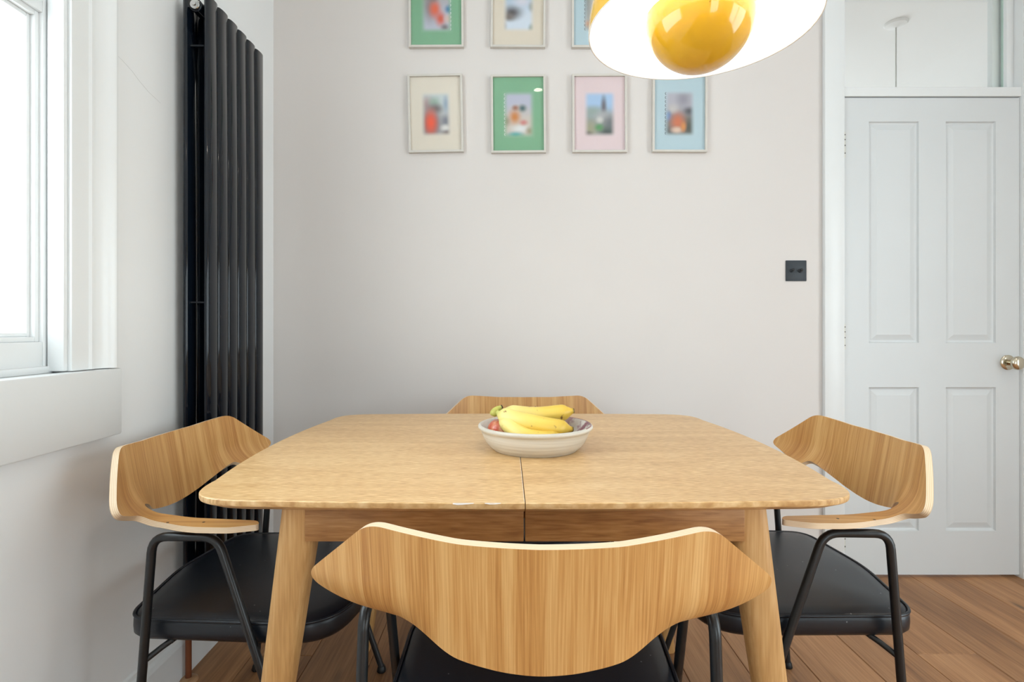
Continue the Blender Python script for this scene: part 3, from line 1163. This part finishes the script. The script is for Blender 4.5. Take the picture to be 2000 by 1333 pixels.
def make_chair(name, label):
    t = thing(name, label, 'chair', group='plywood armchairs around the dining table')
    link('backrest', shell_mesh(), None, t)
    bm = bmesh.new()
    zt, zb = 0.426, 0.380
    prof = [(0.03, zb - 0.002), (0.008, zb), (0.001, zb + 0.008), (0.0, zb + 0.02), (0.0005, zt - 0.012), (0.003, zt - 0.004), (0.012, zt + 0.0015)]
    rings = [[(x, y, z) for x, y in inset_poly(SEAT, d)] for d, z in prof]
    for k, dz in ((0.9, 0.0045), (0.8, 0.0065), (0.65, 0.0085), (0.45, 0.0095), (0.25, 0.01), (0.05, 0.0102)):
        rings.append([(x * k + (-0.02) * (1 - k), y * k, zt + dz) for x, y, z in rings[6]])
    layers(bm, rings)
    s = obj('seat', bm, M['vinyl'], t, smooth=True)
    bm = bmesh.new()
    tube(bm, [(x, y, zt - 0.002) for x, y in inset_poly(SEAT, 0.002)], 0.0034, n=8, closed=True)
    obj('piping', bm, M['vinyl'], s, smooth=True)
    # steel rod legs: an inverted U under each arm, split at the middle of the arm
    for sd in (1, -1):
        yt, yf = 0.262 * sd, 0.268 * sd
        mid = (-0.105, yt, 0.6075)
        for foot, top in (((-0.215, yf, 0.012), (-0.172, yt, 0.6075)), ((0.165, yf, 0.012), (-0.038, yt, 0.6075))):
            bm = bmesh.new()
            tube(bm, roundpath([foot, top, mid], 0.032), 0.0088, n=14)
            lg = obj('leg', bm, M['black_metal'], t, smooth=math.radians(50))
            bm = bmesh.new()
            lathe(bm, [(0, 0.0), (0.0125, 0.0), (0.014, 0.003), (0.012, 0.012), (0.0095, 0.018), (0, 0.018)], 20, foot[0], foot[1])
            obj('foot_glide', bm, M['rubber'], lg, smooth=math.radians(40))
            # bracket bar from the leg up to the underside of the seat
            k = 0.352 / 0.6075
            lx, ly = foot[0] + (top[0] - foot[0]) * k, yf + (yt - yf) * k
            bm = bmesh.new()
            ix = lx + (0.045 if foot[0] < 0 else -0.045)
            tube(bm, [(lx, ly, 0.352), (lx * 0.5 + ix * 0.5, ly - 0.025 * sd, 0.368), (ix, ly - 0.05 * sd, 0.381)], 0.0062, n=8)
            obj('seat_bracket', bm, M['black_metal'], t, smooth=math.radians(50))
        for xs in (-0.145, -0.07):
            bm = bmesh.new()
            us = 0.256
            vs_ = min([k * 0.001 for k in range(180, 400)], key=lambda q: abs(shell_pt(us, q).x - xs))
            zs = shell_pt(us, vs_).z + 0.0062
            lathe(bm, [(0, zs), (0.0028, zs), (0.0032, zs - 0.0005), (0.0032, zs - 0.006)], 14, xs, us * sd)
            obj('screw', bm, M['screw'], t)
    for x in (-0.155, 0.06):
        bm = bmesh.new()
        tube(bm, [(x, -0.23, 0.375), (x, 0.23, 0.375)], 0.006, n=8)
        obj('seat_support', bm, M['black_metal'], t, smooth=math.radians(50))
    return t


ch = make_chair('dining_armchair', 'plywood armchair with black vinyl seat in the foreground, its back to the viewer')
ch.location = (0.052, 0.984, 0)
ch.rotation_euler = (0, 0, PI / 2 - 0.04)
dup(ch, (-0.548, 1.37, 0), -0.02, 'plywood armchair with black vinyl seat between the radiator and the table')
dup(ch, (0.632, 1.395, 0), PI - 0.035, 'plywood armchair with black vinyl seat in front of the panelled door')
dup(ch, (0.068, 1.775, 0), -PI / 2, 'plywood armchair behind the table, only its top showing past the fruit bowl')

# ------------------------------------------------------------------ fruit bowl
BX, BYY = 0.067, 1.285


def bowl_mat():
    m, nt, p = mk('speckled_stoneware_glaze')
    tc = N(nt, 'ShaderNodeTexCoord')
    sp = N(nt, 'ShaderNodeSeparateXYZ')
    L(nt, tc.outputs['Object'], sp.inputs[0])
    wv = N(nt, 'ShaderNodeTexNoise')
    mp = N(nt, 'ShaderNodeMapping')
    mp.inputs['Scale'].default_value = (4, 4, 160)
    L(nt, tc.outputs['Object'], mp.inputs['Vector'])
    L(nt, mp.outputs[0], wv.inputs['Vector'])
    wv.inputs['Scale'].default_value = 1
    r = N(nt, 'ShaderNodeValToRGB')
    r.color_ramp.elements[0].position = 0.3
    r.color_ramp.elements[0].color = rgba((196, 188, 174))
    r.color_ramp.elements[1].position = 0.7
    r.color_ramp.elements[1].color = rgba((224, 219, 208))
    L(nt, wv.outputs['Fac'], r.inputs[0])
    L(nt, r.outputs[0], p.inputs['Base Color'])
    p.inputs['Roughness'].default_value = 0.32
    return m


def bowl_inner_mat():
    m, nt, p = mk('blue_white_glaze_with_maroon_streaks')
    tc = N(nt, 'ShaderNodeTexCoord')
    nz = N(nt, 'ShaderNodeTexNoise')
    nz.inputs['Scale'].default_value = 26
    nz.inputs['Detail'].default_value = 3
    L(nt, tc.outputs['Object'], nz.inputs['Vector'])
    sp = N(nt, 'ShaderNodeSeparateXYZ')
    L(nt, tc.outputs['Object'], sp.inputs[0])
    mr = N(nt, 'ShaderNodeMapRange')
    mr.inputs['From Min'].default_value = 0.04
    mr.inputs['From Max'].default_value = 0.11
    L(nt, sp.outputs['X'], mr.inputs['Value'])
    mu = N(nt, 'ShaderNodeMath', operation='MULTIPLY')
    L(nt, mr.outputs[0], mu.inputs[0])
    r = N(nt, 'ShaderNodeValToRGB')
    r.color_ramp.elements[0].position = 0.47
    r.color_ramp.elements[0].color = (0, 0, 0, 1)
    r.color_ramp.elements[1].position = 0.56
    r.color_ramp.elements[1].color = (1, 1, 1, 1)
    L(nt, nz.outputs['Fac'], r.inputs[0])
    L(nt, r.outputs[0], mu.inputs[1])
    mx = N(nt, 'ShaderNodeMix', data_type='RGBA')
    L(nt, mu.outputs[0], mx.inputs['Factor'])
    mx.inputs['A'].default_value = rgba((206, 198, 190))
    mx.inputs['B'].default_value = rgba((120, 60, 72))
    L(nt, mx.outputs['Result'], p.inputs['Base Color'])
    p.inputs['Roughness'].default_value = 0.2
    return m


fb = thing('fruit_bowl', 'shallow speckled stoneware fruit bowl on the oak table', 'bowl', (BX, BYY, TZ))
bm = bmesh.new()
lathe(bm, [(0, 0.004), (0.088, 0.004), (0.09, 0.0), (0.098, 0.0), (0.101, 0.003), (0.109, 0.010), (0.117, 0.020), (0.123, 0.031), (0.1265, 0.041), (0.1275, 0.046), (0.131, 0.048), (0.1345, 0.0515), (0.135, 0.055), (0.133, 0.058), (0.129, 0.0585)], 72)
obj('bowl_body', bm, bowl_mat(), fb, smooth=math.radians(50))
bm = bmesh.new()
lathe(bm, [(0.129, 0.0585), (0.124, 0.056), (0.117, 0.042), (0.105, 0.024), (0.09, 0.013), (0.05, 0.0105), (0, 0.01)], 72)
obj('bowl_inside', bm, bowl_inner_mat(), fb, smooth=True)
bm = bmesh.new()
arc = [(0.1305 * math.cos(a), 0.1305 * math.sin(a), 0.0581) for a in [math.radians(-32 + 3 * i) for i in range(34)]]
tube(bm, arc, 0.0012, n=6)
obj('rim_band', bm, paint('maroon_rim_glaze', (140, 66, 76), 0.3, 0.5, 0.2, 40), fb, smooth=True)


def banana_mat():
    m, nt, p = mk('ripe_banana_skin')
    tc = N(nt, 'ShaderNodeTexCoord')
    sp = N(nt, 'ShaderNodeSeparateXYZ')
    L(nt, tc.outputs['UV'], sp.inputs[0])
    r = N(nt, 'ShaderNodeValToRGB')
    e = r.color_ramp.elements
    e[0].position = 0.0
    e[0].color = rgba((176, 176, 84))
    e[1].position = 0.97
    e[1].color = rgba((218, 178, 62))
    for pos, col in ((0.1, (208, 204, 120)), (0.22, (236, 218, 138)), (0.6, (230, 196, 88))):
        n = e.new(pos)
        n.color = rgba(col)
    n = e.new(1.0)
    n.color = rgba((60, 44, 26))
    L(nt, sp.outputs['X'], r.inputs[0])
    nz = N(nt, 'ShaderNodeTexNoise')
    nz.inputs['Scale'].default_value = 55
    nz.inputs['Detail'].default_value = 6
    L(nt, tc.outputs['Object'], nz.inputs['Vector'])
    mr = N(nt, 'ShaderNodeMapRange')
    mr.inputs['From Min'].default_value = 0.66
    mr.inputs['From Max'].default_value = 0.72
    L(nt, nz.outputs['Fac'], mr.inputs['Value'])
    mx = N(nt, 'ShaderNodeMix', data_type='RGBA')
    L(nt, mr.outputs[0], mx.inputs['Factor'])
    L(nt, r.outputs[0], mx.inputs['A'])
    mx.inputs['B'].default_value = rgba((140, 100, 52))
    L(nt, mx.outputs['Result'], p.inputs['Base Color'])
    p.inputs['Roughness'].default_value = 0.4
    return m


bmat = banana_mat()
bun = thing('banana_bunch', 'bunch of ripe yellow bananas lying across the stoneware bowl', 'bananas', (BX, BYY, TZ))


def banana(path, rmax, twist=0.0):
    pts = spline(path, 8)
    m = len(pts)
    me = bpy.data.meshes.new('banana')
    bm = bmesh.new()
    uvl = bm.loops.layers.uv.new('UVMap')
    n = 15
    rings = []
    prev = None
    for i, p in enumerate(pts):
        t = (pts[min(i + 1, m - 1)] - pts[max(i - 1, 0)]).normalized()
        u = t.cross(Vector((0, 0, 1))).normalized() if prev is None else (prev - t * prev.dot(t)).normalized()
        prev = u
        v = t.cross(u)
        s = i / (m - 1)
        neck = smooth01(0.06, 0.27, s)
        tip = 1 - smooth01(0.80, 0.985, s) ** 1.6
        r = rmax * (0.30 + 0.70 * neck) * (0.30 + 0.70 * tip)
        ring = []
        for k in range(n):
            a = 2 * PI * k / n + twist
            rr = r * (1 + 0.055 * math.cos(5 * a))
            ring.append(bm.verts.new(p + u * (rr * math.cos(a)) + v * (rr * math.sin(a))))
        rings.append(ring)
    for i in range(m - 1):
        for k in range(n):
            f = bm.faces.new((rings[i][k], rings[i][(k + 1) % n], rings[i + 1][(k + 1) % n], rings[i + 1][k]))
            for lp, s in zip(f.loops, (i, i, i + 1, i + 1)):
                lp[uvl].uv = (s / (m - 1), 0.5)
    bm.faces.new(rings[0][::-1])
    f = bm.faces.new(rings[-1])
    for lp in f.loops:
        lp[uvl].uv = (1, 0.5)
    bmesh.ops.recalc_face_normals(bm, faces=bm.faces)
    bm.to_mesh(me)
    bm.free()
    return link('banana', me, bmat, bun, smooth=True)


banana([(-0.092, -0.012, 0.088), (-0.070, -0.030, 0.080), (-0.02, -0.055, 0.071), (0.035, -0.06, 0.061), (0.083, -0.045, 0.053)], 0.0212, 0.3)
banana([(-0.086, -0.020, 0.086), (-0.068, -0.042, 0.068), (-0.032, -0.078, 0.047), (0.016, -0.086, 0.040), (0.064, -0.074, 0.043)], 0.0185, 0.8)
banana([(-0.090, -0.006, 0.090), (-0.055, 0.012, 0.081), (0.0, 0.035, 0.073), (0.055, 0.045, 0.076), (0.098, 0.040, 0.083)], 0.0200, 0.1)
bm = bmesh.new()
tube(bm, spline([(-0.100, -0.012, 0.079), (-0.096, -0.012, 0.088), (-0.089, -0.010, 0.095), (-0.080, -0.006, 0.099)], 4), 0.008, n=10, radii=[0.006, 0.0085, 0.0095, 0.0095, 0.009, 0.0085, 0.008, 0.0072, 0.0066, 0.006, 0.005, 0.0045, 0.004])
obj('stem_crown', bm, paint('banana_stem_green', (186, 182, 92), 0.5, 0.4, 0.15, 60), bun, smooth=True)
bm = bmesh.new()
tube(bm, [(-0.0805, -0.006, 0.0985), (-0.078, -0.005, 0.0998)], 0.0046, n=8)
obj('stem_tip', bm, paint('dried_stem_brown', (66, 50, 38), 0.7, 0.3, 0.2, 90), bun)


def apple_mat():
    m, nt, p = mk('red_streaked_apple_skin')
    tc = N(nt, 'ShaderNodeTexCoord')
    mp = N(nt, 'ShaderNodeMapping')
    mp.inputs['Scale'].default_value = (60, 60, 10)
    L(nt, tc.outputs['Object'], mp.inputs['Vector'])
    nz = N(nt, 'ShaderNodeTexNoise')
    nz.inputs['Scale'].default_value = 1
    nz.inputs['Detail'].default_value = 4
    L(nt, mp.outputs[0], nz.inputs['Vector'])
    r = N(nt, 'ShaderNodeValToRGB')
    r.color_ramp.elements[0].position = 0.35
    r.color_ramp.elements[0].color = rgba((196, 84, 62))
    r.color_ramp.elements[1].position = 0.68
    r.color_ramp.elements[1].color = rgba((226, 170, 130))
    L(nt, nz.outputs['Fac'], r.inputs[0])
    L(nt, r.outputs[0], p.inputs['Base Color'])
    p.inputs['Roughness'].default_value = 0.25
    return m


amat = apple_mat()
for (x, y, z, rr), lab in zip([(-0.083, -0.002, 0.0445, 0.028), (0.0, 0.076, 0.056, 0.029)],
                             ['pink red apple tucked under the banana stems in the bowl', 'pink red apple behind the bananas in the bowl']):
    t = thing('apple', lab, 'apple', (BX + x, BYY + y, TZ + z - rr), 0, 'apples in the fruit bowl')
    bm = bmesh.new()
    pr = []
    for k in range(19):
        a = PI * k / 18
        q = rr * (1 + 0.06 * math.sin(a) ** 2)
        zz = rr - rr * math.cos(a) * 0.94
        rad_ = q * math.sin(a) * (1 + 0.05 * math.cos(a) * -1)
        if k >= 16:
            zz -= 0.0025 * (k - 15) ** 1.4 * 0.6
        pr.append((rad_ if 0 < k < 18 else 0, zz))
    lathe(bm, pr, 28)
    obj('apple_body', bm, amat, t, smooth=True)
    bm = bmesh.new()
    tube(bm, [(0, 0, rr * 1.80), (0.002, 0, rr * 1.95), (0.005, 0.001, rr * 2.1)], 0.0012, n=6)
    obj('apple_stalk', bm, M['screw'], t)

# ------------------------------------------------------------------ pendant lamp
LX, LY, LZ, LR = 0.3236, 0.910, 1.536, 0.185
lamp = thing('pendant_lamp', 'mustard yellow dome pendant lamp with white inside over the table', 'pendant lamp', (LX, LY, LZ))


def dome(r, z0, h, n=22):
    return [(r * math.cos(PI / 2 * k / n), z0 + h * math.sin(PI / 2 * k / n)) for k in range(n)] + [(0, z0 + h)]


bm = bmesh.new()
lathe(bm, [(LR, 0.0006)] + dome(LR, 0.003, LR * 0.98), 96)
obj('shade', bm, M['yellow'], lamp, smooth=True)
bm = bmesh.new()
lathe(bm, [(LR, 0.0006), (LR - 0.0006, -0.0006), (LR - 0.0022, 0.0002)] + dome(LR - 0.003, 0.003, LR * 0.98 - 0.004), 96)
obj('shade_lining', bm, M['shade_in'], lamp, smooth=True)
cr = 0.0885
bm = bmesh.new()
lathe(bm, [(cr * math.cos(PI / 2 * k / 22), 0.020 - cr * math.sin(PI / 2 * k / 22)) for k in range(22)] + [(0, 0.020 - cr)], 72)
lathe(bm, [(cr, 0.020), (cr, 0.025), (cr - 0.0025, 0.025), (cr - 0.0025, 0.020)], 72, closed=True)
obj('bulb_cover', bm, M['yellow'], lamp, smooth=math.radians(60))
bm = bmesh.new()
ci = cr - 0.0025
lathe(bm, [(ci * math.cos(PI / 2 * k / 22), 0.020 - ci * math.sin(PI / 2 * k / 22)) for k in range(22)] + [(0, 0.020 - ci)], 72)
obj('cover_lining', bm, M['shade_in'], lamp, smooth=True)
for a in (20, 140, 260):
    a = math.radians(a)
    bm = bmesh.new()
    c_, s_ = math.cos(a), math.sin(a)
    tube(bm, [((cr - 0.003) * c_, (cr - 0.003) * s_, -0.004), ((cr + 0.007) * c_, (cr + 0.007) * s_, -0.004)], 0.0011, n=8)
    tube(bm, [((cr - 0.001) * c_, (cr - 0.001) * s_, 0.01), ((LR * 0.62) * c_, (LR * 0.62) * s_, LR * 0.74)], 0.0012, n=8)
    obj('support_pin', bm, M['chrome'], lamp)
bm = bmesh.new()
lathe(bm, [(0, 0.178), (0.02, 0.178), (0.02, 0.12), (0.017, 0.1), (0, 0.1)], 24)
obj('lamp_holder', bm, M['shade_in'], lamp, smooth=math.radians(40))
bm = bmesh.new()
lathe(bm, [(0, 0.1), (0.013, 0.098), (0.016, 0.085), (0.027, 0.058), (0.028, 0.045), (0.02, 0.028), (0, 0.021)], 24)
obj('bulb', bm, emit_mat('warm_lit_bulb', (1, 0.93, 0.82), 5), lamp, smooth=True)
bm = bmesh.new()
lathe(bm, [(0.0, 0.20), (0.012, 0.20), (0.016, 0.19), (0.016, 0.178), (0, 0.178)], 20)
obj('shade_cap', bm, M['yellow'], lamp, smooth=math.radians(40))
bm = bmesh.new()
tube(bm, [(0, 0, 0.195), (0, 0, CEIL - LZ - 0.01)], 0.003, n=8)
obj('flex', bm, M['cord_yellow'], lamp, smooth=True)
bm = bmesh.new()
zc = CEIL - LZ
lathe(bm, [(0, zc), (0.055, zc), (0.055, zc - 0.004), (0.045, zc - 0.03), (0.01, zc - 0.05), (0, zc - 0.05)], 32)
obj('ceiling_cup', bm, M['yellow'], lamp, smooth=math.radians(40))
for ang in (0, 120, 240):
    l = bpy.data.lights.new('bulb_light', 'POINT')
    l.energy = 0.75
    l.color = (1, 0.92, 0.8)
    l.shadow_soft_size = 0.012
    lo = bpy.data.objects.new('bulb_light', l)
    lo.location = (0.042 * math.cos(math.radians(ang)), 0.042 * math.sin(math.radians(ang)), 0.05)
    lo.parent = lamp
    C.objects.link(lo)

# ------------------------------------------------------------------ light switch
sw = thing('light_switch', 'square black double toggle light switch on the pink wall', 'light switch', (1.2, BY, 1.2725))
boxobj('plate', (-0.043, 0.043, -0.005, 0, -0.043, 0.043), M['switch'], sw, 0.0022)
for x in (-0.018, 0.017):
    bm = bmesh.new()
    lathe(bm, [(0, 0), (0.0085, 0), (0.0085, 0.003), (0.0062, 0.004), (0.0055, 0.007), (0, 0.007)], 20)
    bmesh.ops.rotate(bm, verts=bm.verts, cent=(0, 0, 0), matrix=Matrix.Rotation(PI / 2, 3, 'X'))
    bmesh.ops.translate(bm, verts=bm.verts, vec=(x, -0.005, 0))
    tg = obj('toggle_base', bm, M['switch'], sw, smooth=math.radians(40))
    bm = bmesh.new()
    pts = [(x, -0.010, 0), (x - 0.002, -0.017, 0.001), (x - 0.004, -0.024, 0.002), (x - 0.0045, -0.026, 0.002)]
    tube(bm, pts, 0.004, n=12, radii=[0.003, 0.0042, 0.006, 0.0045])
    obj('toggle', bm, M['black_metal'], tg, smooth=True)

# ------------------------------------------------------------------ framed pictures
def blob_mat(name, mat_col, base_top, base_bot, blobs):
    m, nt, p = mk(name)
    tc = N(nt, 'ShaderNodeTexCoord')
    sp = N(nt, 'ShaderNodeSeparateXYZ')
    L(nt, tc.outputs['UV'], sp.inputs[0])
    g = N(nt, 'ShaderNodeMix', data_type='RGBA')
    g.inputs['A'].default_value = rgba(base_bot)
    g.inputs['B'].default_value = rgba(base_top)
    mr = N(nt, 'ShaderNodeMapRange', interpolation_type='SMOOTHSTEP')
    mr.inputs['From Min'].default_value = 0.35
    mr.inputs['From Max'].default_value = 0.75
    L(nt, sp.outputs['Y'], mr.inputs['Value'])
    L(nt, mr.outputs[0], g.inputs['Factor'])
    col = g.outputs['Result']
    for cx, cy, rx, ry, c in blobs:
        s = N(nt, 'ShaderNodeVectorMath', operation='SUBTRACT')
        L(nt, tc.outputs['UV'], s.inputs[0])
        s.inputs[1].default_value = (cx, cy, 0)
        q = N(nt, 'ShaderNodeVectorMath', operation='MULTIPLY')
        L(nt, s.outputs[0], q.inputs[0])
        q.inputs[1].default_value = (1 / rx, 1 / ry, 0)
        ln = N(nt, 'ShaderNodeVectorMath', operation='LENGTH')
        L(nt, q.outputs[0], ln.inputs[0])
        r = N(nt, 'ShaderNodeMapRange', interpolation_type='SMOOTHSTEP')
        r.inputs['From Min'].default_value = 0.05
        r.inputs['From Max'].default_value = 1.4
        r.inputs['To Min'].default_value = 1
        r.inputs['To Max'].default_value = 0
        L(nt, ln.outputs['Value'], r.inputs['Value'])
        x = N(nt, 'ShaderNodeMix', data_type='RGBA')
        L(nt, r.outputs[0], x.inputs['Factor'])
        L(nt, col, x.inputs['A'])
        x.inputs['B'].default_value = rgba(c)
        col = x.outputs['Result']
    # soft blurred border into the mount
    fac = None
    for ax, w_ in (('X', 0.20), ('Y', 0.13)):
        a = N(nt, 'ShaderNodeMath', operation='PINGPONG')
        a.inputs[1].default_value = 0.5
        L(nt, sp.outputs[ax], a.inputs[0])
        r = N(nt, 'ShaderNodeMapRange', interpolation_type='SMOOTHSTEP')
        r.inputs['From Min'].default_value = 0.0
        r.inputs['From Max'].default_value = w_
        L(nt, a.outputs[0], r.inputs['Value'])
        if fac is None:
            fac = r.outputs[0]
        else:
            mm = N(nt, 'ShaderNodeMath', operation='MULTIPLY')
            L(nt, fac, mm.inputs[0])
            L(nt, r.outputs[0], mm.inputs[1])
            fac = mm.outputs[0]
    x = N(nt, 'ShaderNodeMix', data_type='RGBA')
    L(nt, fac, x.inputs['Factor'])
    x.inputs['A'].default_value = rgba(mat_col)
    L(nt, col, x.inputs['B'])
    L(nt, x.outputs['Result'], p.inputs['Base Color'])
    p.inputs['Roughness'].default_value = 0.6
    return m


FW, FH, FD = 0.2255, 0.322, 0.02


def picture(name, label, xc, zc, tilt, mcol, prect, mat_print, scallop=None):
    t = thing(name, label, 'picture', (xc, BY, zc), 0, 'framed prints on the pink wall')
    t.rotation_euler = (0, tilt, 0)
    b = 0.0085
    a, h = FW / 2, FH / 2
    bm = bmesh.new()
    rings = []
    for d, y in ((0, -0.001), (0, -FD), (b, -FD), (b, -0.001)):
        rings.append([(-a + d, y, -h + d), (a - d, y, -h + d), (a - d, y, h - d), (-a + d, y, h - d)])
    R = [[bm.verts.new(c) for c in r] for r in rings]
    for i in range(4):
        p, q = R[i], R[(i + 1) % 4]
        for k in range(4):
            bm.faces.new((p[k], p[(k + 1) % 4], q[(k + 1) % 4], q[k]))
    obj('frame', bm, M['frame'], t)
    boxobj('mount', (-a + b, a - b, -0.010, -0.006, -h + b, h - b), paint('mount_card', mcol, 0.75, 0.25, 0.015, 12), t)
    x0, x1, z0, z1 = [c * k for c, k in zip(prect, (1.27, 1.27, 1.17, 1.17))]
    bm = bmesh.new()
    uvl = bm.loops.layers.uv.new('UVMap')
    vs = [bm.verts.new(c) for c in ((x0, -0.0104, z0), (x1, -0.0104, z0), (x1, -0.0104, z1), (x0, -0.0104, z1))]
    f = bm.faces.new(vs)
    for lp, uv in zip(f.loops, ((0, 0), (1, 0), (1, 1), (0, 1))):
        lp[uvl].uv = uv
    me = bpy.data.meshes.new('print')
    bm.to_mesh(me)
    bm.free()
    pr = link('print', me, mat_print, t)
    if scallop:
        sx_, sc = scallop
        bm = bmesh.new()
        n = 11
        for k in range(n):
            z = z0 + 0.016 + (z1 - z0 - 0.032) * k / (n - 1)
            pts = []
            for q in range(7):
                an = -PI / 2 + PI * q / 6
                sg = 1 if sx_ > 0 else -1
                pts.append(((x1 - 0.012 if sg > 0 else x0 + 0.012) + sg * 0.0042 * math.cos(an), -0.0108, z + 0.0045 * math.sin(an)))
            tube(bm, pts, 0.0008, n=5)
        obj('scalloped_edge', bm, paint('scalloped_print_edge', sc, 0.6, 0.3, 0.2, 200), pr)
    boxobj('glass_pane', (-a + b, a - b, -0.0145, -0.013, -h + b, h - b), M['pic_glass'], t)
    return t


CREAM, GREEN, PINK, BLUE = (226, 217, 202), (128, 178, 142), (226, 206, 208), (184, 206, 214)
GREY = (176, 182, 190)
PR = (-0.051, 0.053, -0.083, 0.080)
picture('framed_print', 'small print with an orange red shape on cream card, leftmost of the lower row', -0.2942, 1.9218, -0.020, CREAM, PR,
        blob_mat('print_ink_1', CREAM, (196, 206, 206), (176, 176, 180), [(0.22, 0.72, 0.25, 0.2, (176, 150, 150)), (0.45, 0.75, 0.2, 0.14, (150, 176, 162)), (0.32, 0.3, 0.36, 0.42, (96, 84, 84)), (0.5, 0.62, 0.25, 0.12, (110, 100, 100)),
                  (0.82, 0.72, 0.12, 0.2, (150, 168, 186)), (0.8, 0.35, 0.16, 0.14, (120, 124, 136)), (0.78, 0.2, 0.16, 0.08, (222, 220, 216)), (0.85, 0.08, 0.2, 0.08, (120, 104, 100)), (0.33, 0.32, 0.23, 0.3, (240, 84, 40))]))
picture('framed_print', 'small print with scalloped white edge on green card in the lower row', 0.0474, 1.9196, -0.008, GREEN, (-0.052, 0.054, -0.085, 0.083),
        blob_mat('print_ink_2', GREEN, (186, 188, 206), (206, 196, 186), [(0.5, 0.6, 0.3, 0.12, (196, 190, 184)), (0.38, 0.45, 0.2, 0.17, (206, 130, 58)), (0.62, 0.63, 0.14, 0.09, (72, 104, 108)), (0.4, 0.64, 0.12, 0.07, (160, 110, 90)),
                  (0.55, 0.2, 0.3, 0.1, (224, 226, 226)), (0.4, 0.07, 0.28, 0.08, (80, 170, 176)), (0.65, 0.33, 0.14, 0.07, (206, 132, 126)), (0.84, 0.15, 0.14, 0.1, (160, 150, 122)), (0.12, 0.36, 0.14, 0.12, (156, 142, 120))]), (-1, (236, 240, 236)))
picture('framed_print', 'small print of a grey tower under blue sky on pink card', 0.3827, 1.9218, -0.004, PINK, (-0.054, 0.056, -0.085, 0.082),
        blob_mat('print_ink_3', PINK, (166, 196, 228), (150, 156, 150), [(0.3, 0.55, 0.4, 0.14, (150, 166, 160)), (0.62, 0.66, 0.1, 0.26, (110, 108, 116)), (0.62, 0.45, 0.3, 0.14, (176, 176, 178)), (0.8, 0.3, 0.26, 0.2, (110, 116, 120)),
                  (0.72, 0.12, 0.3, 0.14, (70, 84, 82)), (0.2, 0.2, 0.24, 0.18, (156, 156, 128)), (0.48, 0.22, 0.15, 0.09, (84, 150, 92)), (0.12, 0.07, 0.2, 0.08, (84, 84, 76)), (0.5, 0.38, 0.12, 0.08, (206, 206, 200))]))
picture('framed_print', 'small print with an orange figure on pale blue card, rightmost of the lower row', 0.7138, 1.9228, 0.004, BLUE, (-0.053, 0.053, -0.084, 0.084),
        blob_mat('print_ink_4', BLUE, (180, 178, 188), (124, 120, 116), [(0.62, 0.8, 0.25, 0.2, (150, 148, 160)), (0.3, 0.6, 0.2, 0.12, (196, 192, 190)), (0.8, 0.55, 0.2, 0.1, (84, 84, 92)), (0.15, 0.45, 0.12, 0.12, (110, 140, 184)), (0.8, 0.2, 0.3, 0.24, (76, 80, 70)),
                  (0.2, 0.1, 0.3, 0.14, (90, 92, 90)), (0.45, 0.32, 0.25, 0.22, (206, 112, 72)), (0.42, 0.15, 0.2, 0.08, (222, 196, 176)), (0.62, 0.22, 0.1, 0.12, (214, 140, 70))]), (-1, (60, 62, 70)))
picture('framed_print', 'small print with a red orange diagonal shape on green card in the upper row', -0.2921, 2.3551, -0.006, GREEN, (-0.052, 0.054, -0.085, 0.083),
        blob_mat('print_ink_5', GREEN, (178, 176, 182), (188, 192, 206), [(0.3, 0.55, 0.25, 0.35, (140, 130, 134)), (0.45, 0.5, 0.2, 0.2, (226, 100, 62)), (0.62, 0.3, 0.18, 0.17, (214, 92, 66)), (0.88, 0.5, 0.14, 0.1, (52, 122, 170)),
                  (0.85, 0.3, 0.14, 0.1, (216, 190, 182)), (0.75, 0.12, 0.14, 0.08, (128, 118, 122)), (0.4, 0.8, 0.2, 0.15, (110, 96, 92))]), (1, (240, 244, 240)))
picture('framed_print', 'small print with a dark smudge on cream card in the upper row', 0.0464, 2.3551, 0.006, (222, 211, 194), (-0.052, 0.056, -0.083, 0.083),
        blob_mat('print_ink_6', (222, 211, 194), (176, 196, 214), (210, 220, 232), [(0.3, 0.42, 0.34, 0.17, (84, 80, 84)), (0.2, 0.33, 0.22, 0.1, (120, 110, 104)), (0.6, 0.66, 0.3, 0.12, (212, 212, 224)), (0.9, 0.55, 0.12, 0.12, (150, 160, 160)), (0.9, 0.08, 0.12, 0.12, (120, 146, 142)), (0.06, 0.12, 0.1, 0.15, (166, 176, 190))]))
picture('framed_print', 'print on pale blue card, partly hidden behind the yellow lamp', 0.3806, 2.3541, 0.0, BLUE, (-0.053, 0.053, -0.084, 0.084),
        blob_mat('print_ink_7', BLUE, (176, 178, 172), (170, 166, 160), [(0.1, 0.2, 0.16, 0.08, (206, 140, 84)), (0.12, 0.6, 0.16, 0.3, (120, 122, 120)), (0.5, 0.5, 0.4, 0.4, (190, 188, 184))]), (-1, (84, 76, 72)))
